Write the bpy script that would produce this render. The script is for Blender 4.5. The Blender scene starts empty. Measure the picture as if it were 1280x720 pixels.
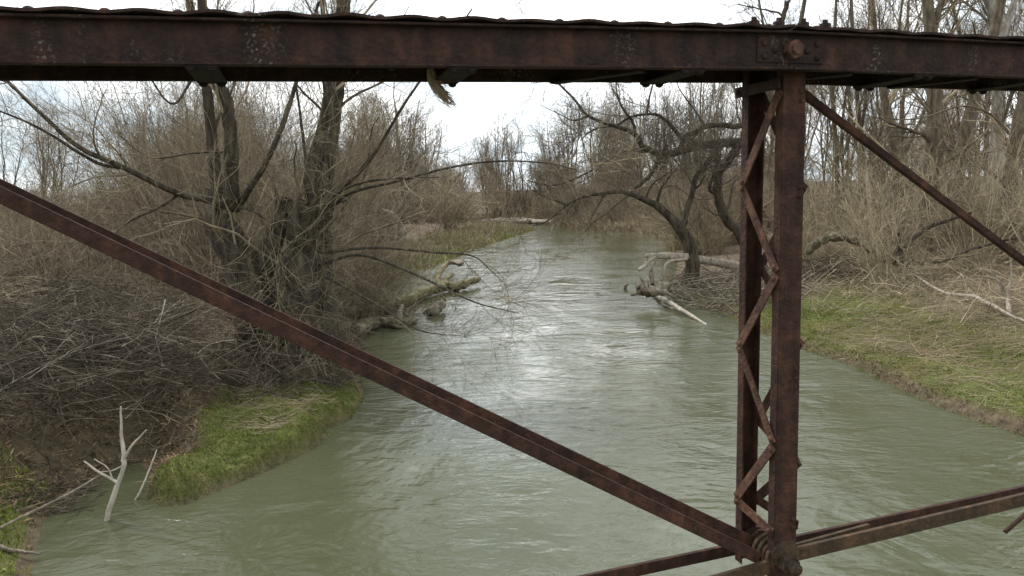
import bpy, bmesh, math, random
import numpy as np
from mathutils import Matrix, Vector

# ------------------------------------------------------------------ camera, sky, sun, exposure
S = bpy.context.scene
COL = S.collection
EYE = np.array([0.0, 0.0, 5.0])            # water surface is z = 0, the eye stands on the bridge deck
PITCH = math.atan(120 / 1000)
ROLL = -0.03
cam_d = bpy.data.cameras.new('camera')
cam = bpy.data.objects.new('camera', cam_d); COL.objects.link(cam)
cam_d.sensor_width = 36; cam_d.lens = 36 * 1000 / 1280
cam_d.clip_start = 0.05; cam_d.clip_end = 3000
RM = Matrix.Rotation(math.pi / 2 - PITCH, 3, 'X') @ Matrix.Rotation(ROLL, 3, 'Z')
cam.matrix_world = Matrix.Translation(Vector(EYE)) @ RM.to_4x4()
S.camera = cam
RN = np.array(RM)

SUN_EL, SUN_AZ = math.radians(56), math.radians(-48)     # azimuth from +Y towards +X
world = bpy.data.worlds.new('World'); S.world = world; world.use_nodes = True
nt = world.node_tree; nt.nodes.clear()
def wn(t, **k):
    n = nt.nodes.new(t)
    for a, v in k.items(): setattr(n, a, v)
    return n
out = wn('ShaderNodeOutputWorld'); bg = wn('ShaderNodeBackground'); bg.inputs['Strength'].default_value = 0.1
sky = wn('ShaderNodeTexSky', sky_type='NISHITA', sun_disc=False, sun_elevation=SUN_EL, sun_rotation=SUN_AZ)
tc = wn('ShaderNodeTexCoord'); mp = wn('ShaderNodeMapping'); mp.inputs['Scale'].default_value = (1.6, 1.6, 4.0)
mp.inputs['Location'].default_value = (3.1, 0.4, 0.0)
ns = wn('ShaderNodeTexNoise'); ns.inputs['Scale'].default_value = 1.6; ns.inputs['Detail'].default_value = 6; ns.inputs['Roughness'].default_value = 0.55
rp = wn('ShaderNodeValToRGB'); rp.color_ramp.elements[0].position = 0.33; rp.color_ramp.elements[1].position = 0.47
rp.color_ramp.elements[0].color = (0.5,) * 3 + (1,)
n2 = wn('ShaderNodeTexNoise'); n2.inputs['Scale'].default_value = 3.0; n2.inputs['Detail'].default_value = 5
cr = wn('ShaderNodeValToRGB'); cr.color_ramp.elements[0].color = (5.0, 5.8, 6.4, 1); cr.color_ramp.elements[1].color = (14.5, 14.5, 14.3, 1)
cr.color_ramp.elements[0].position = 0.38; cr.color_ramp.elements[1].position = 0.64
mx = wn('ShaderNodeMix', data_type='RGBA')
L = nt.links.new
L(tc.outputs['Generated'], mp.inputs['Vector']); L(mp.outputs['Vector'], ns.inputs['Vector']); L(mp.outputs['Vector'], n2.inputs['Vector'])
# added sky glow low over the river ahead, for the sheen on the water
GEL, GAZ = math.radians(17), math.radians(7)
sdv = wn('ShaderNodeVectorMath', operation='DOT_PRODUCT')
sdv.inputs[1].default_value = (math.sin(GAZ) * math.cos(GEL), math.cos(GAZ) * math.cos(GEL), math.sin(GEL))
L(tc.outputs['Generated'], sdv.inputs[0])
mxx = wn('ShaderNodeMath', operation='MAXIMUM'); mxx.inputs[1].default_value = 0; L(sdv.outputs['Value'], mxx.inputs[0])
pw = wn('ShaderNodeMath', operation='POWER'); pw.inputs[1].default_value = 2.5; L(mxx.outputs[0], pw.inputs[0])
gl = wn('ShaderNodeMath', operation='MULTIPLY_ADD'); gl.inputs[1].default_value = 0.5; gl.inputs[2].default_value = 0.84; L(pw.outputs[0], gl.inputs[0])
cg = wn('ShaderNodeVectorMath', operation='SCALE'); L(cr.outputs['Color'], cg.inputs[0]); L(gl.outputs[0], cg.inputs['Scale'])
L(ns.outputs['Fac'], rp.inputs['Fac']); L(n2.outputs['Fac'], cr.inputs['Fac'])
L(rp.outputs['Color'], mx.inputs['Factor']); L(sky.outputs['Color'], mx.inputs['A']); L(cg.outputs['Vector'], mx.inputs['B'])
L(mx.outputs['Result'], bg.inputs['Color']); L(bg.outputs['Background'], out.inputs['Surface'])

sd = bpy.data.lights.new('sun', 'SUN'); sd.energy = 1.5; sd.angle = math.radians(12); sd.color = (1, 0.96, 0.9)
sun = bpy.data.objects.new('sun', sd); COL.objects.link(sun)
sdir = Vector((math.sin(SUN_AZ) * math.cos(SUN_EL), math.cos(SUN_AZ) * math.cos(SUN_EL), math.sin(SUN_EL)))
sun.rotation_euler = sdir.to_track_quat('Z', 'Y').to_euler(); sun.location = (0, 0, 60)

S.view_settings.view_transform = 'Standard'; S.view_settings.look = 'None'
S.view_settings.exposure = 0.68; S.view_settings.gamma = 1.0; S.view_settings.use_curve_mapping = False
S.cycles.max_bounces = 8; S.cycles.diffuse_bounces = 4; S.cycles.glossy_bounces = 3

# ------------------------------------------------------------------ measuring helpers
def ray(px, py):
    return RN @ np.array([(px - 640) / 1000.0, -(py - 360) / 1000.0, -1.0])
def at_z(px, py, z=0.0):
    d = ray(px, py); return EYE + d * ((z - EYE[2]) / d[2])
def at_y(px, py, Y):
    d = ray(px, py); return EYE + d * (Y / d[1])

def ss(t):
    t = np.clip(t, 0, 1); return t * t * (3 - 2 * t)
def vnoise(x, y, seed=0):
    xi = np.floor(x).astype(np.int64); yi = np.floor(y).astype(np.int64); fx = ss(x - xi); fy = ss(y - yi)
    def h(a, b):
        n = (a * 374761393 + b * 668265263 + seed * 974711) & 0x7fffffff
        n = ((n ^ (n >> 13)) * 1274126177) & 0x7fffffff
        return ((n ^ (n >> 16)) & 0xffff) / 65535.0
    return (h(xi, yi) * (1 - fx) + h(xi + 1, yi) * fx) * (1 - fy) + (h(xi, yi + 1) * (1 - fx) + h(xi + 1, yi + 1) * fx) * fy
def fbm(x, y, seed=0, o=4):
    s = 0; a = 0.5
    for k in range(o):
        s = s + a * (vnoise(x, y, seed + k) - 0.5); x = x * 2.03 + 5.1; y = y * 2.03 + 3.7; a *= 0.5
    return s

# ------------------------------------------------------------------ mesh helpers
def mesh_np(name, groups):
    """groups: list of (verts (n,3), faces (m,k))"""
    me = bpy.data.meshes.new(name)
    off = 0; V = []; Lp = []; Tot = []
    for v, f in groups:
        v = np.asarray(v, dtype=np.float32).reshape(-1, 3); f = np.asarray(f, dtype=np.int64)
        V.append(v); Lp.append((f + off).reshape(-1)); Tot.append(np.full(len(f), f.shape[1])); off += len(v)
    V = np.concatenate(V); Lp = np.concatenate(Lp).astype(np.int32); Tot = np.concatenate(Tot).astype(np.int32)
    me.vertices.add(len(V)); me.vertices.foreach_set('co', V.ravel())
    me.loops.add(len(Lp)); me.loops.foreach_set('vertex_index', Lp)
    me.polygons.add(len(Tot)); st = np.zeros(len(Tot), np.int32); st[1:] = np.cumsum(Tot)[:-1]
    me.polygons.foreach_set('loop_start', st); me.polygons.foreach_set('loop_total', Tot)
    me.update(calc_edges=True)
    me.polygons.foreach_set('use_smooth', np.ones(len(Tot), bool))
    return me
def link(name, me, mat, parent=None, loc=None):
    o = bpy.data.objects.new(name, me)
    if mat is not None and len(me.materials) == 0: me.materials.append(mat)
    COL.objects.link(o)
    if parent is not None: o.parent = parent
    if loc is not None: o.location = loc
    return o
def empty(name, loc=(0, 0, 0), rz=0):
    o = bpy.data.objects.new(name, None); COL.objects.link(o); o.location = loc; o.rotation_euler = (0, 0, rz)
    o.empty_display_size = 0.3; return o
def tag(o, label=None, cat=None, group=None, kind=None):
    if label: o['label'] = label
    if cat: o['category'] = cat
    if group: o['group'] = group
    if kind: o['kind'] = kind
    return o
def copy_tree(root, loc, rz, sc):
    r = root.copy(); COL.objects.link(r); r.location = loc; r.rotation_euler = (0, 0, rz); r.scale = sc
    for ch in root.children:
        c = ch.copy(); COL.objects.link(c); c.parent = r
    return r

def tubes(P, R, sides=3, rng=None, cap=False, rough=0.0):
    """P (N,K,3), R (N,K) -> (verts, faces) list of groups"""
    P = np.asarray(P, float); R = np.asarray(R, float)
    N, K = R.shape
    rng = rng or np.random.default_rng(1)
    T = np.gradient(P, axis=1); T /= np.linalg.norm(T, axis=2, keepdims=True) + 1e-9
    ref = rng.normal(size=(N, 1, 3)); mt = T.mean(axis=1, keepdims=True)
    ref = ref - mt * (ref * mt).sum(2, keepdims=True) / ((mt * mt).sum(2, keepdims=True) + 1e-9)
    A = np.cross(T, np.broadcast_to(ref, T.shape)); A /= np.linalg.norm(A, axis=2, keepdims=True) + 1e-9
    B = np.cross(T, A)
    th = np.arange(sides) * 2 * math.pi / sides
    rr = R[:, :, None] * np.ones(sides)
    if rough: rr = rr * (1 + rough * rng.normal(size=(N, 1, sides)) + rough * 0.6 * rng.normal(size=(N, K, sides)))
    V = P[:, :, None, :] + rr[..., None] * (np.cos(th)[:, None] * A[:, :, None, :] + np.sin(th)[:, None] * B[:, :, None, :])
    idx = np.arange(N * K * sides).reshape(N, K, sides)
    a = idx[:, :-1, :]; b = np.roll(a, -1, axis=2); c = idx[:, 1:, :]; d = np.roll(c, -1, axis=2)
    F = np.stack([a, b, d, c], axis=-1).reshape(-1, 4)
    g = [(V.reshape(-1, 3), F)]
    if cap:
        for end in (0, K - 1):
            ring = V[:, end]; cen = ring.mean(1, keepdims=True)
            vv = np.concatenate([ring, cen], axis=1)
            base = (np.arange(N) * (sides + 1))[:, None]
            i = np.arange(sides)
            f = np.stack([base + i, base + (i + 1) % sides, np.broadcast_to(base + sides, (N, sides))], axis=-1).reshape(-1, 3)
            g.append((vv.reshape(-1, 3), f))
    return g
def resample(pts, K):
    pts = np.asarray(pts, float); n = len(pts)
    if n == 2: return pts[0] + (pts[1] - pts[0]) * np.linspace(0, 1, K)[:, None]
    e = np.vstack([2 * pts[0] - pts[1], pts, 2 * pts[-1] - pts[-2]])
    t = np.linspace(0, n - 1 - 1e-6, K); i = t.astype(int); f = (t - i)[:, None]
    p0, p1, p2, p3 = e[i], e[i + 1], e[i + 2], e[i + 3]
    return 0.5 * (2 * p1 + (p2 - p0) * f + (2 * p0 - 5 * p1 + 4 * p2 - p3) * f ** 2 + (3 * p1 - p0 - 3 * p2 + p3) * f ** 3)
def nrm(v): return v / (np.linalg.norm(v, axis=-1, keepdims=True) + 1e-9)
def grow(rng, P, R, per, lens, ang, trop=0.0, wig=0.15, rr=0.6, rmin=0.004, K=5, t0=0.2, t1=1.0, tip=0.35, rmax=9.0):
    N, KP = R.shape
    M = int(N * per)
    pi = rng.integers(0, N, M) if per < 1 else np.repeat(np.arange(N), int(math.ceil(per)))[:max(M, 1)]
    M = len(pi)
    t = rng.uniform(t0, t1, M)
    s = t * (KP - 1); i = np.clip(s.astype(int), 0, KP - 2); f = (s - i)[:, None]
    pos = P[pi, i] * (1 - f) + P[pi, i + 1] * f
    T = nrm(P[pi, i + 1] - P[pi, i]); rad = R[pi, i] * (1 - f[:, 0]) + R[pi, i + 1] * f[:, 0]
    a = rng.uniform(ang[0], ang[1], M)[:, None]
    A = nrm(np.cross(T, rng.normal(size=(M, 3))))
    d = nrm(np.cos(a) * T + np.sin(a) * A)
    Ln = rng.uniform(lens[0], lens[1], M) * (1.15 - 0.5 * t)
    out = np.empty((M, K, 3)); out[:, 0] = pos
    g = np.array([0, 0, 1.0])
    bend = rng.normal(size=(M, 3)) * wig * 0.5
    for k in range(1, K):
        tr = trop if np.isscalar(trop) else rng.uniform(trop[0], trop[1], (M, 1))
        d = nrm(d + tr * g / (K - 1) + bend + rng.normal(size=(M, 3)) * wig)
        out[:, k] = out[:, k - 1] + d * (Ln / (K - 1))[:, None]
    r0 = np.minimum(np.maximum(rad * rr, rmin), rmax)
    Rn = r0[:, None] * np.linspace(1, tip, K)[None]
    return out, np.maximum(Rn, rmin * 0.6)

# ------------------------------------------------------------------ materials
def mat(name, c1, c2, scale=6, rough=0.9, bump=0.0, bscale=None, island=0.0, objr=0.0, stretch=None, c3=None, coord='Object', spec=0.3, metal=0.0, detail=6):
    m = bpy.data.materials.new(name); m.use_nodes = True; t = m.node_tree; p = t.nodes['Principled BSDF']
    p.inputs['Roughness'].default_value = rough; p.inputs['Metallic'].default_value = metal
    p.inputs['Specular IOR Level'].default_value = spec
    tcn = t.nodes.new('ShaderNodeTexCoord'); mpn = t.nodes.new('ShaderNodeMapping')
    if stretch: mpn.inputs['Scale'].default_value = stretch
    t.links.new(tcn.outputs[coord], mpn.inputs['Vector'])
    n = t.nodes.new('ShaderNodeTexNoise'); n.inputs['Scale'].default_value = scale; n.inputs['Detail'].default_value = detail; n.inputs['Roughness'].default_value = 0.65
    t.links.new(mpn.outputs['Vector'], n.inputs['Vector'])
    r = t.nodes.new('ShaderNodeValToRGB'); e = r.color_ramp.elements
    e[0].position = 0.33; e[1].position = 0.67; e[0].color = (*c1, 1); e[1].color = (*c2, 1)
    if c3: q = e.new(0.5); q.color = (*c3, 1)
    t.links.new(n.outputs['Fac'], r.inputs['Fac'])
    colr = r.outputs['Color']
    if island or objr:
        src = None
        if island:
            gi = t.nodes.new('ShaderNodeNewGeometry'); src = gi.outputs['Random Per Island']; amt = island
        else:
            oi = t.nodes.new('ShaderNodeObjectInfo'); src = oi.outputs['Random']; amt = objr
        mr = t.nodes.new('ShaderNodeMapRange'); mr.inputs['To Min'].default_value = 1 - amt; mr.inputs['To Max'].default_value = 1 + amt
        t.links.new(src, mr.inputs['Value'])
        if island and objr:
            oi = t.nodes.new('ShaderNodeObjectInfo'); m2 = t.nodes.new('ShaderNodeMapRange')
            m2.inputs['To Min'].default_value = 1 - objr; m2.inputs['To Max'].default_value = 1 + objr
            t.links.new(oi.outputs['Random'], m2.inputs['Value'])
            mm = t.nodes.new('ShaderNodeMath'); mm.operation = 'MULTIPLY'
            t.links.new(mr.outputs['Result'], mm.inputs[0]); t.links.new(m2.outputs['Result'], mm.inputs[1]); val = mm.outputs[0]
        else: val = mr.outputs['Result']
        vm = t.nodes.new('ShaderNodeVectorMath'); vm.operation = 'SCALE'
        t.links.new(colr, vm.inputs[0]); t.links.new(val, vm.inputs['Scale']); colr = vm.outputs['Vector']
    t.links.new(colr, p.inputs['Base Color'])
    if bump:
        b = t.nodes.new('ShaderNodeBump'); b.inputs['Strength'].default_value = bump; b.inputs['Distance'].default_value = 0.02
        nb = t.nodes.new('ShaderNodeTexNoise'); nb.inputs['Scale'].default_value = bscale or scale * 3; nb.inputs['Detail'].default_value = 5
        t.links.new(mpn.outputs['Vector'], nb.inputs['Vector']); t.links.new(nb.outputs['Fac'], b.inputs['Height']); t.links.new(b.outputs['Normal'], p.inputs['Normal'])
    return m
M = {}
M['bark'] = mat('grey_brown_bark', (.07, .055, .038), (.21, .172, .118), 7, .95, .9, 22, objr=.25, stretch=(1, 1, .25), c3=(.125, .1, .07))
M['willow_bark'] = mat('dark_willow_bark', (.02, .016, .011), (.13, .112, .068), 6, .95, 1.0, 18, stretch=(1, 1, .2), c3=(.06, .049, .037))
M['pale_bark'] = mat('pale_sycamore_bark', (.17, .15, .125), (.46, .43, .38), 5, .9, .5, 20, stretch=(1, 1, .35), c3=(.3, .275, .235))
M['mossy_bark'] = mat('mossy_bark', (.07, .058, .04), (.27, .235, .145), 5, .95, .9, 18, c3=(.10, .088, .056))
M['twig'] = mat('brown_twigs', (.115, .091, .06), (.33, .27, .185), 1.3, .9, island=.68, objr=.18)
M['twig_dark'] = mat('dark_twigs', (.075, .06, .043), (.17, .137, .097), 1.3, .9, island=.35, objr=.15)
M['twig_tan'] = mat('tan_twigs', (.18, .147, .09), (.46, .385, .26), 1.1, .9, island=.62, objr=.2)
M['twig_far'] = mat('far_twigs', (.165, .132, .088), (.35, .285, .195), .5, .95, island=.45, objr=.18)
M['twig_grey'] = mat('grey_twigs', (.14, .12, .094), (.28, .242, .194), .8, .95, island=.3, objr=.2)
M['stick'] = mat('dead_sticks', (.045, .036, .026), (.22, .18, .13), 1.7, .92, island=.75, c3=(.1, .08, .057))
M['dead'] = mat('bleached_deadwood', (.13, .105, .078), (.48, .425, .345), 7, .85, .9, 26, stretch=(1, 1, .6), c3=(.33, .285, .225))
M['bleached'] = mat('bleached_wood', (.27, .235, .185), (.58, .53, .45), 5, .85, .6, 24, c3=(.42, .375, .31))
M['log'] = mat('weathered_log', (.11, .09, .066), (.33, .285, .22), 4, .9, .8, 16, c3=(.2, .167, .125))
M['mosslog'] = mat('moss_grown_log', (.08, .066, .04), (.27, .225, .155), 4, .95, .9, 16, c3=(.15, .135, .055))
M['grass'] = mat('green_grass', (.085, .105, .02), (.25, .24, .06), .9, .85, island=.5, c3=(.15, .18, .03))
M['moss'] = mat('moss_grass', (.095, .1, .022), (.33, .27, .12), 1.3, .9, island=.3, c3=(.12, .128, .024))
M['deadgrass'] = mat('dead_grass', (.2, .155, .09), (.4, .33, .22), .8, .9, island=.4, c3=(.29, .235, .15))
M['leaf'] = mat('dry_leaves', (.12, .075, .04), (.27, .19, .11), 1.1, .9, island=.45)

# ground: leaf litter, mud near the water, green patches
def ground_mat():
    m = bpy.data.materials.new('river_bank_ground'); m.use_nodes = True; t = m.node_tree; p = t.nodes['Principled BSDF']
    p.inputs['Roughness'].default_value = .92; p.inputs['Specular IOR Level'].default_value = .25
    tcn = t.nodes.new('ShaderNodeTexCoord')
    def noise(sc, det=6):
        n = t.nodes.new('ShaderNodeTexNoise'); n.inputs['Scale'].default_value = sc; n.inputs['Detail'].default_value = det; n.inputs['Roughness'].default_value = .7
        t.links.new(tcn.outputs['Object'], n.inputs['Vector']); return n.outputs['Fac']
    def ramp(fac, stops):
        r = t.nodes.new('ShaderNodeValToRGB'); e = r.color_ramp.elements
        e[0].position, e[0].color = stops[0][0], (*stops[0][1], 1); e[1].position, e[1].color = stops[-1][0], (*stops[-1][1], 1)
        for a, c in stops[1:-1]: q = e.new(a); q.color = (*c, 1)
        t.links.new(fac, r.inputs['Fac']); return r.outputs['Color']
    litter = ramp(noise(5), [(.3, (.045, .033, .022)), (.5, (.12, .088, .058)), (.7, (.24, .185, .125))])
    mud = ramp(noise(3), [(.3, (.045, .036, .02)), (.7, (.15, .118, .068))])
    green = ramp(noise(6), [(.3, (.055, .07, .016)), (.5, (.1, .115, .026)), (.7, (.19, .165, .07))])
    at = t.nodes.new('ShaderNodeAttribute'); at.attribute_name = 'cover'       # r: green cover, g: bare mud
    sp = t.nodes.new('ShaderNodeSeparateColor'); t.links.new(at.outputs['Color'], sp.inputs['Color'])
    def mix(f, a, b):
        x = t.nodes.new('ShaderNodeMix'); x.data_type = 'RGBA'; t.links.new(f, x.inputs['Factor']); t.links.new(a, x.inputs['A']); t.links.new(b, x.inputs['B']); return x.outputs['Result']
    nz = noise(2.2)
    ad = t.nodes.new('ShaderNodeMath'); ad.operation = 'ADD'; ad.use_clamp = True
    sb = t.nodes.new('ShaderNodeMath'); sb.operation = 'MULTIPLY_ADD'; sb.inputs[1].default_value = 1.6; sb.inputs[2].default_value = -.8
    t.links.new(nz, sb.inputs[0]); t.links.new(sp.outputs['Red'], ad.inputs[0]); t.links.new(sb.outputs[0], ad.inputs[1])
    gm = t.nodes.new('ShaderNodeMath'); gm.operation = 'MULTIPLY'; gm.use_clamp = True
    t.links.new(ad.outputs[0], gm.inputs[0]); 
    g2 = t.nodes.new('ShaderNodeMath'); g2.operation = 'MULTIPLY'; g2.inputs[1].default_value = 3; g2.use_clamp = True
    t.links.new(sp.outputs['Red'], g2.inputs[0]); t.links.new(g2.outputs[0], gm.inputs[1])
    c = mix(gm.outputs[0], litter, green); c = mix(sp.outputs['Green'], c, mud)
    t.links.new(c, p.inputs['Base Color'])
    b = t.nodes.new('ShaderNodeBump'); b.inputs['Strength'].default_value = 1.0; b.inputs['Distance'].default_value = .06
    t.links.new(noise(9), b.inputs['Height']); t.links.new(b.outputs['Normal'], p.inputs['Normal'])
    return m
def water_mat():
    m = bpy.data.materials.new('murky_green_water'); m.use_nodes = True; t = m.node_tree; p = t.nodes['Principled BSDF']
    p.inputs['Roughness'].default_value = .07; p.inputs['IOR'].default_value = 1.333; p.inputs['Specular IOR Level'].default_value = .5
    tcn = t.nodes.new('ShaderNodeTexCoord')
    def noise(scale, stretch, rot=0, det=4, dist=0.0, rough=.55):
        mpn = t.nodes.new('ShaderNodeMapping'); mpn.inputs['Scale'].default_value = stretch; mpn.inputs['Rotation'].default_value = (0, 0, rot)
        t.links.new(tcn.outputs['Object'], mpn.inputs['Vector'])
        n = t.nodes.new('ShaderNodeTexNoise'); n.inputs['Scale'].default_value = scale; n.inputs['Detail'].default_value = det
        n.inputs['Distortion'].default_value = dist; n.inputs['Roughness'].default_value = rough
        t.links.new(mpn.outputs['Vector'], n.inputs['Vector']); return n.outputs['Fac']
    r = t.nodes.new('ShaderNodeValToRGB'); e = r.color_ramp.elements
    e[0].position = .3; e[1].position = .7; e[0].color = (.07, .076, .037, 1); e[1].color = (.09, .096, .056, 1)
    t.links.new(noise(.16, (1, .6, 1), 0, 3, .6), r.inputs['Fac']); t.links.new(r.outputs['Color'], p.inputs['Base Color'])
    def mth(op, a, b):
        x = t.nodes.new('ShaderNodeMath'); x.operation = op
        for k, v in enumerate((a, b)):
            if isinstance(v, (int, float)): x.inputs[k].default_value = v
            else: t.links.new(v, x.inputs[k])
        return x.outputs[0]
    big = noise(.5, (.9, 1.4, 1), .1, 3, .8)
    mid = noise(2.0, (.85, 1.5, 1), -.15, 4, .9)
    fine = noise(6.5, (.85, 1.35, 1), .3, 4, .8)
    patch = t.nodes.new('ShaderNodeMapRange'); patch.inputs['From Min'].default_value = .36; patch.inputs['From Max'].default_value = .66
    patch.inputs['To Min'].default_value = .1; patch.inputs['To Max'].default_value = 1.15
    t.links.new(noise(.24, (1, .55, 1), .15, 5, 1.4), patch.inputs['Value'])
    h = mth('ADD', mth('MULTIPLY', big, .075), mth('MULTIPLY', mth('ADD', mth('MULTIPLY', mid, .042), mth('MULTIPLY', fine, .012)), patch.outputs['Result']))
    b = t.nodes.new('ShaderNodeBump'); b.inputs['Strength'].default_value = 1.0; b.inputs['Distance'].default_value = 1.0
    t.links.new(h, b.inputs['Height']); t.links.new(b.outputs['Normal'], p.inputs['Normal'])
    return m
def rust_mat(name, dark, mid, bright, lichen=0.0):
    m = mat(name, dark, bright, 14, .82, .5, 60, c3=mid, spec=.35, metal=.0)
    t = m.node_tree; p = t.nodes['Principled BSDF']
    base = p.inputs['Base Color'].links[0].from_socket
    tcn = t.nodes.new('ShaderNodeTexCoord')
    n = t.nodes.new('ShaderNodeTexNoise'); n.inputs['Scale'].default_value = 3.2; n.inputs['Detail'].default_value = 8; n.inputs['Roughness'].default_value = .7
    t.links.new(tcn.outputs['Object'], n.inputs['Vector'])
    r = t.nodes.new('ShaderNodeValToRGB'); r.color_ramp.elements[0].position = .35; r.color_ramp.elements[1].position = .7
    r.color_ramp.elements[0].color = (.75, .75, .78, 1); r.color_ramp.elements[1].color = (1.2, 1.15, 1.12, 1)
    t.links.new(n.outputs['Fac'], r.inputs['Fac'])
    x = t.nodes.new('ShaderNodeMix'); x.data_type = 'RGBA'; x.blend_type = 'MULTIPLY'; x.inputs['Factor'].default_value = 1
    t.links.new(base, x.inputs['A']); t.links.new(r.outputs['Color'], x.inputs['B']); c = x.outputs['Result']
    ms = t.nodes.new('ShaderNodeMapping'); ms.inputs['Scale'].default_value = (1, 1, .08); t.links.new(tcn.outputs['Object'], ms.inputs['Vector'])
    n3 = t.nodes.new('ShaderNodeTexNoise'); n3.inputs['Scale'].default_value = 22; n3.inputs['Detail'].default_value = 5; t.links.new(ms.outputs['Vector'], n3.inputs['Vector'])
    r3 = t.nodes.new('ShaderNodeValToRGB'); r3.color_ramp.elements[0].position = .36; r3.color_ramp.elements[1].position = .68
    r3.color_ramp.elements[0].color = (.62, .62, .64, 1); r3.color_ramp.elements[1].color = (1.35, 1.2, 1.1, 1); t.links.new(n3.outputs['Fac'], r3.inputs['Fac'])
    x2 = t.nodes.new('ShaderNodeMix'); x2.data_type = 'RGBA'; x2.blend_type = 'MULTIPLY'; x2.inputs['Factor'].default_value = .8
    t.links.new(c, x2.inputs['A']); t.links.new(r3.outputs['Color'], x2.inputs['B']); c = x2.outputs['Result']
    if lichen:
        mpn = t.nodes.new('ShaderNodeMapping'); mpn.inputs['Scale'].default_value = (1.1, 1, .25); t.links.new(tcn.outputs['Object'], mpn.inputs['Vector'])
        a = t.nodes.new('ShaderNodeTexNoise'); a.inputs['Scale'].default_value = 5; a.inputs['Detail'].default_value = 2; t.links.new(mpn.outputs['Vector'], a.inputs['Vector'])
        b = t.nodes.new('ShaderNodeTexNoise'); b.inputs['Scale'].default_value = 90; b.inputs['Detail'].default_value = 4; t.links.new(tcn.outputs['Object'], b.inputs['Vector'])
        m1 = t.nodes.new('ShaderNodeMapRange'); m1.inputs['From Min'].default_value = .54; m1.inputs['From Max'].default_value = .66; t.links.new(a.outputs['Fac'], m1.inputs['Value'])
        m2 = t.nodes.new('ShaderNodeMapRange'); m2.inputs['From Min'].default_value = .56; m2.inputs['From Max'].default_value = .64; t.links.new(b.outputs['Fac'], m2.inputs['Value'])
        mm = t.nodes.new('ShaderNodeMath'); mm.operation = 'MULTIPLY'; t.links.new(m1.outputs[0], mm.inputs[0]); t.links.new(m2.outputs[0], mm.inputs[1])
        m3 = t.nodes.new('ShaderNodeMath'); m3.operation = 'MULTIPLY'; m3.inputs[1].default_value = lichen; t.links.new(mm.outputs[0], m3.inputs[0])
        y = t.nodes.new('ShaderNodeMix'); y.data_type = 'RGBA'; y.inputs['B'].default_value = (.34, .35, .3, 1)
        t.links.new(m3.outputs[0], y.inputs['Factor']); t.links.new(c, y.inputs['A']); c = y.outputs['Result']
    t.links.new(c, p.inputs['Base Color'])
    return m
M['ground'] = ground_mat(); M['water'] = water_mat()
M['rust'] = rust_mat('dark_rusted_steel', (.019, .0105, .0085), (.036, .0195, .014), (.066, .033, .021), .4)
M['rust_shade'] = rust_mat('shade_darkened_rusted_steel', (.010, .007, .006), (.018, .012, .010), (.03, .018, .014), 0)  # rust darkened to paint in the shade under the top chord
M['rust_red'] = rust_mat('red_rusted_steel', (.052, .025, .0175), (.105, .056, .038), (.19, .105, .068), 0)
M['rust_bar'] = rust_mat('brown_rusted_bars', (.029, .0125, .009), (.05, .0235, .016), (.088, .042, .026), 0)
M['rust_olive'] = rust_mat('mossy_rusted_steel', (.035, .026, .016), (.062, .044, .025), (.11, .066, .036), 0)

# ------------------------------------------------------------------ river banks (measured on the water plane)
LEFT_PX = [(40, 722), (54, 653), (96, 624), (137, 590), (172, 578), (188, 596), (180, 620), (200, 633), (225, 632), (290, 607), (340, 585), (392, 560),
           (412, 545), (405, 538), (438, 524), (455, 500), (452, 480), (446, 455), (452, 425), (480, 398), (470, 382), (462, 366), (500, 347), (545, 333), (580, 319), (606, 308), (628, 301),
           (650, 294), (672, 287), (640, 281.5), (596, 279.5)]
RIGHT_PX = [(592, 276), (652, 277), (704, 281), (718, 287), (751, 290), (798, 291), (833, 300), (838, 312), (846, 330), (842, 352), (850, 372), (905, 392), (950, 414), (1010, 440), (1060, 455),
            (1100, 475), (1160, 505), (1220, 527), (1280, 545)]
LB = np.array([[-11, -40], [-10, -10], [-8.5, 2], [-7.2, 8]] + [list(at_z(a, b)[:2]) for a, b in LEFT_PX] + [[-60, 150], [-160, 190]])
RB = np.array([[-165, 205], [-60, 163]] + [list(at_z(a, b)[:2]) for a, b in RIGHT_PX] + [[11.6, 13], [12.5, 5], [13, -10], [13, -40]])
WP = np.vstack([LB, RB])
MOSS_PX = [(176, 628), (206, 586), (250, 560), (268, 530), (285, 500), (300, 484), (440, 480), (470, 500), (450, 530), (425, 560), (340, 600), (220, 648)]
MP = np.array([at_z(a, b, .25)[:2] for a, b in MOSS_PX])
def seg_dist(x, y, poly, closed=False):
    d = np.full(x.shape, 1e9); n = len(poly)
    for i in range(n if closed else n - 1):
        a = poly[i]; b = poly[(i + 1) % n]; ab = b - a
        t = np.clip(((x - a[0]) * ab[0] + (y - a[1]) * ab[1]) / (ab @ ab + 1e-9), 0, 1)
        d = np.minimum(d, (x - a[0] - t * ab[0]) ** 2 + (y - a[1] - t * ab[1]) ** 2)
    return np.sqrt(d)
def inside(x, y, poly):
    c = np.zeros(x.shape, bool); n = len(poly)
    for i in range(n):
        x0, y0 = poly[i]; x1, y1 = poly[(i + 1) % n]
        k = ((y0 > y) != (y1 > y)) & (x < (x1 - x0) * (y - y0) / (y1 - y0 + 1e-12) + x0); c ^= k
    return c
def bank(x, y):
    """signed distance to the water (land positive), is-left flag, distance into the moss point (negative inside)"""
    dl = seg_dist(x, y, LB); dr = seg_dist(x, y, RB); d = np.minimum(dl, dr)
    d = np.where(inside(x, y, WP), -d, d)
    dm = seg_dist(x, y, MP, True); dm = np.where(inside(x, y, MP), -dm, dm)
    return d, dl < dr, dm
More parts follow.
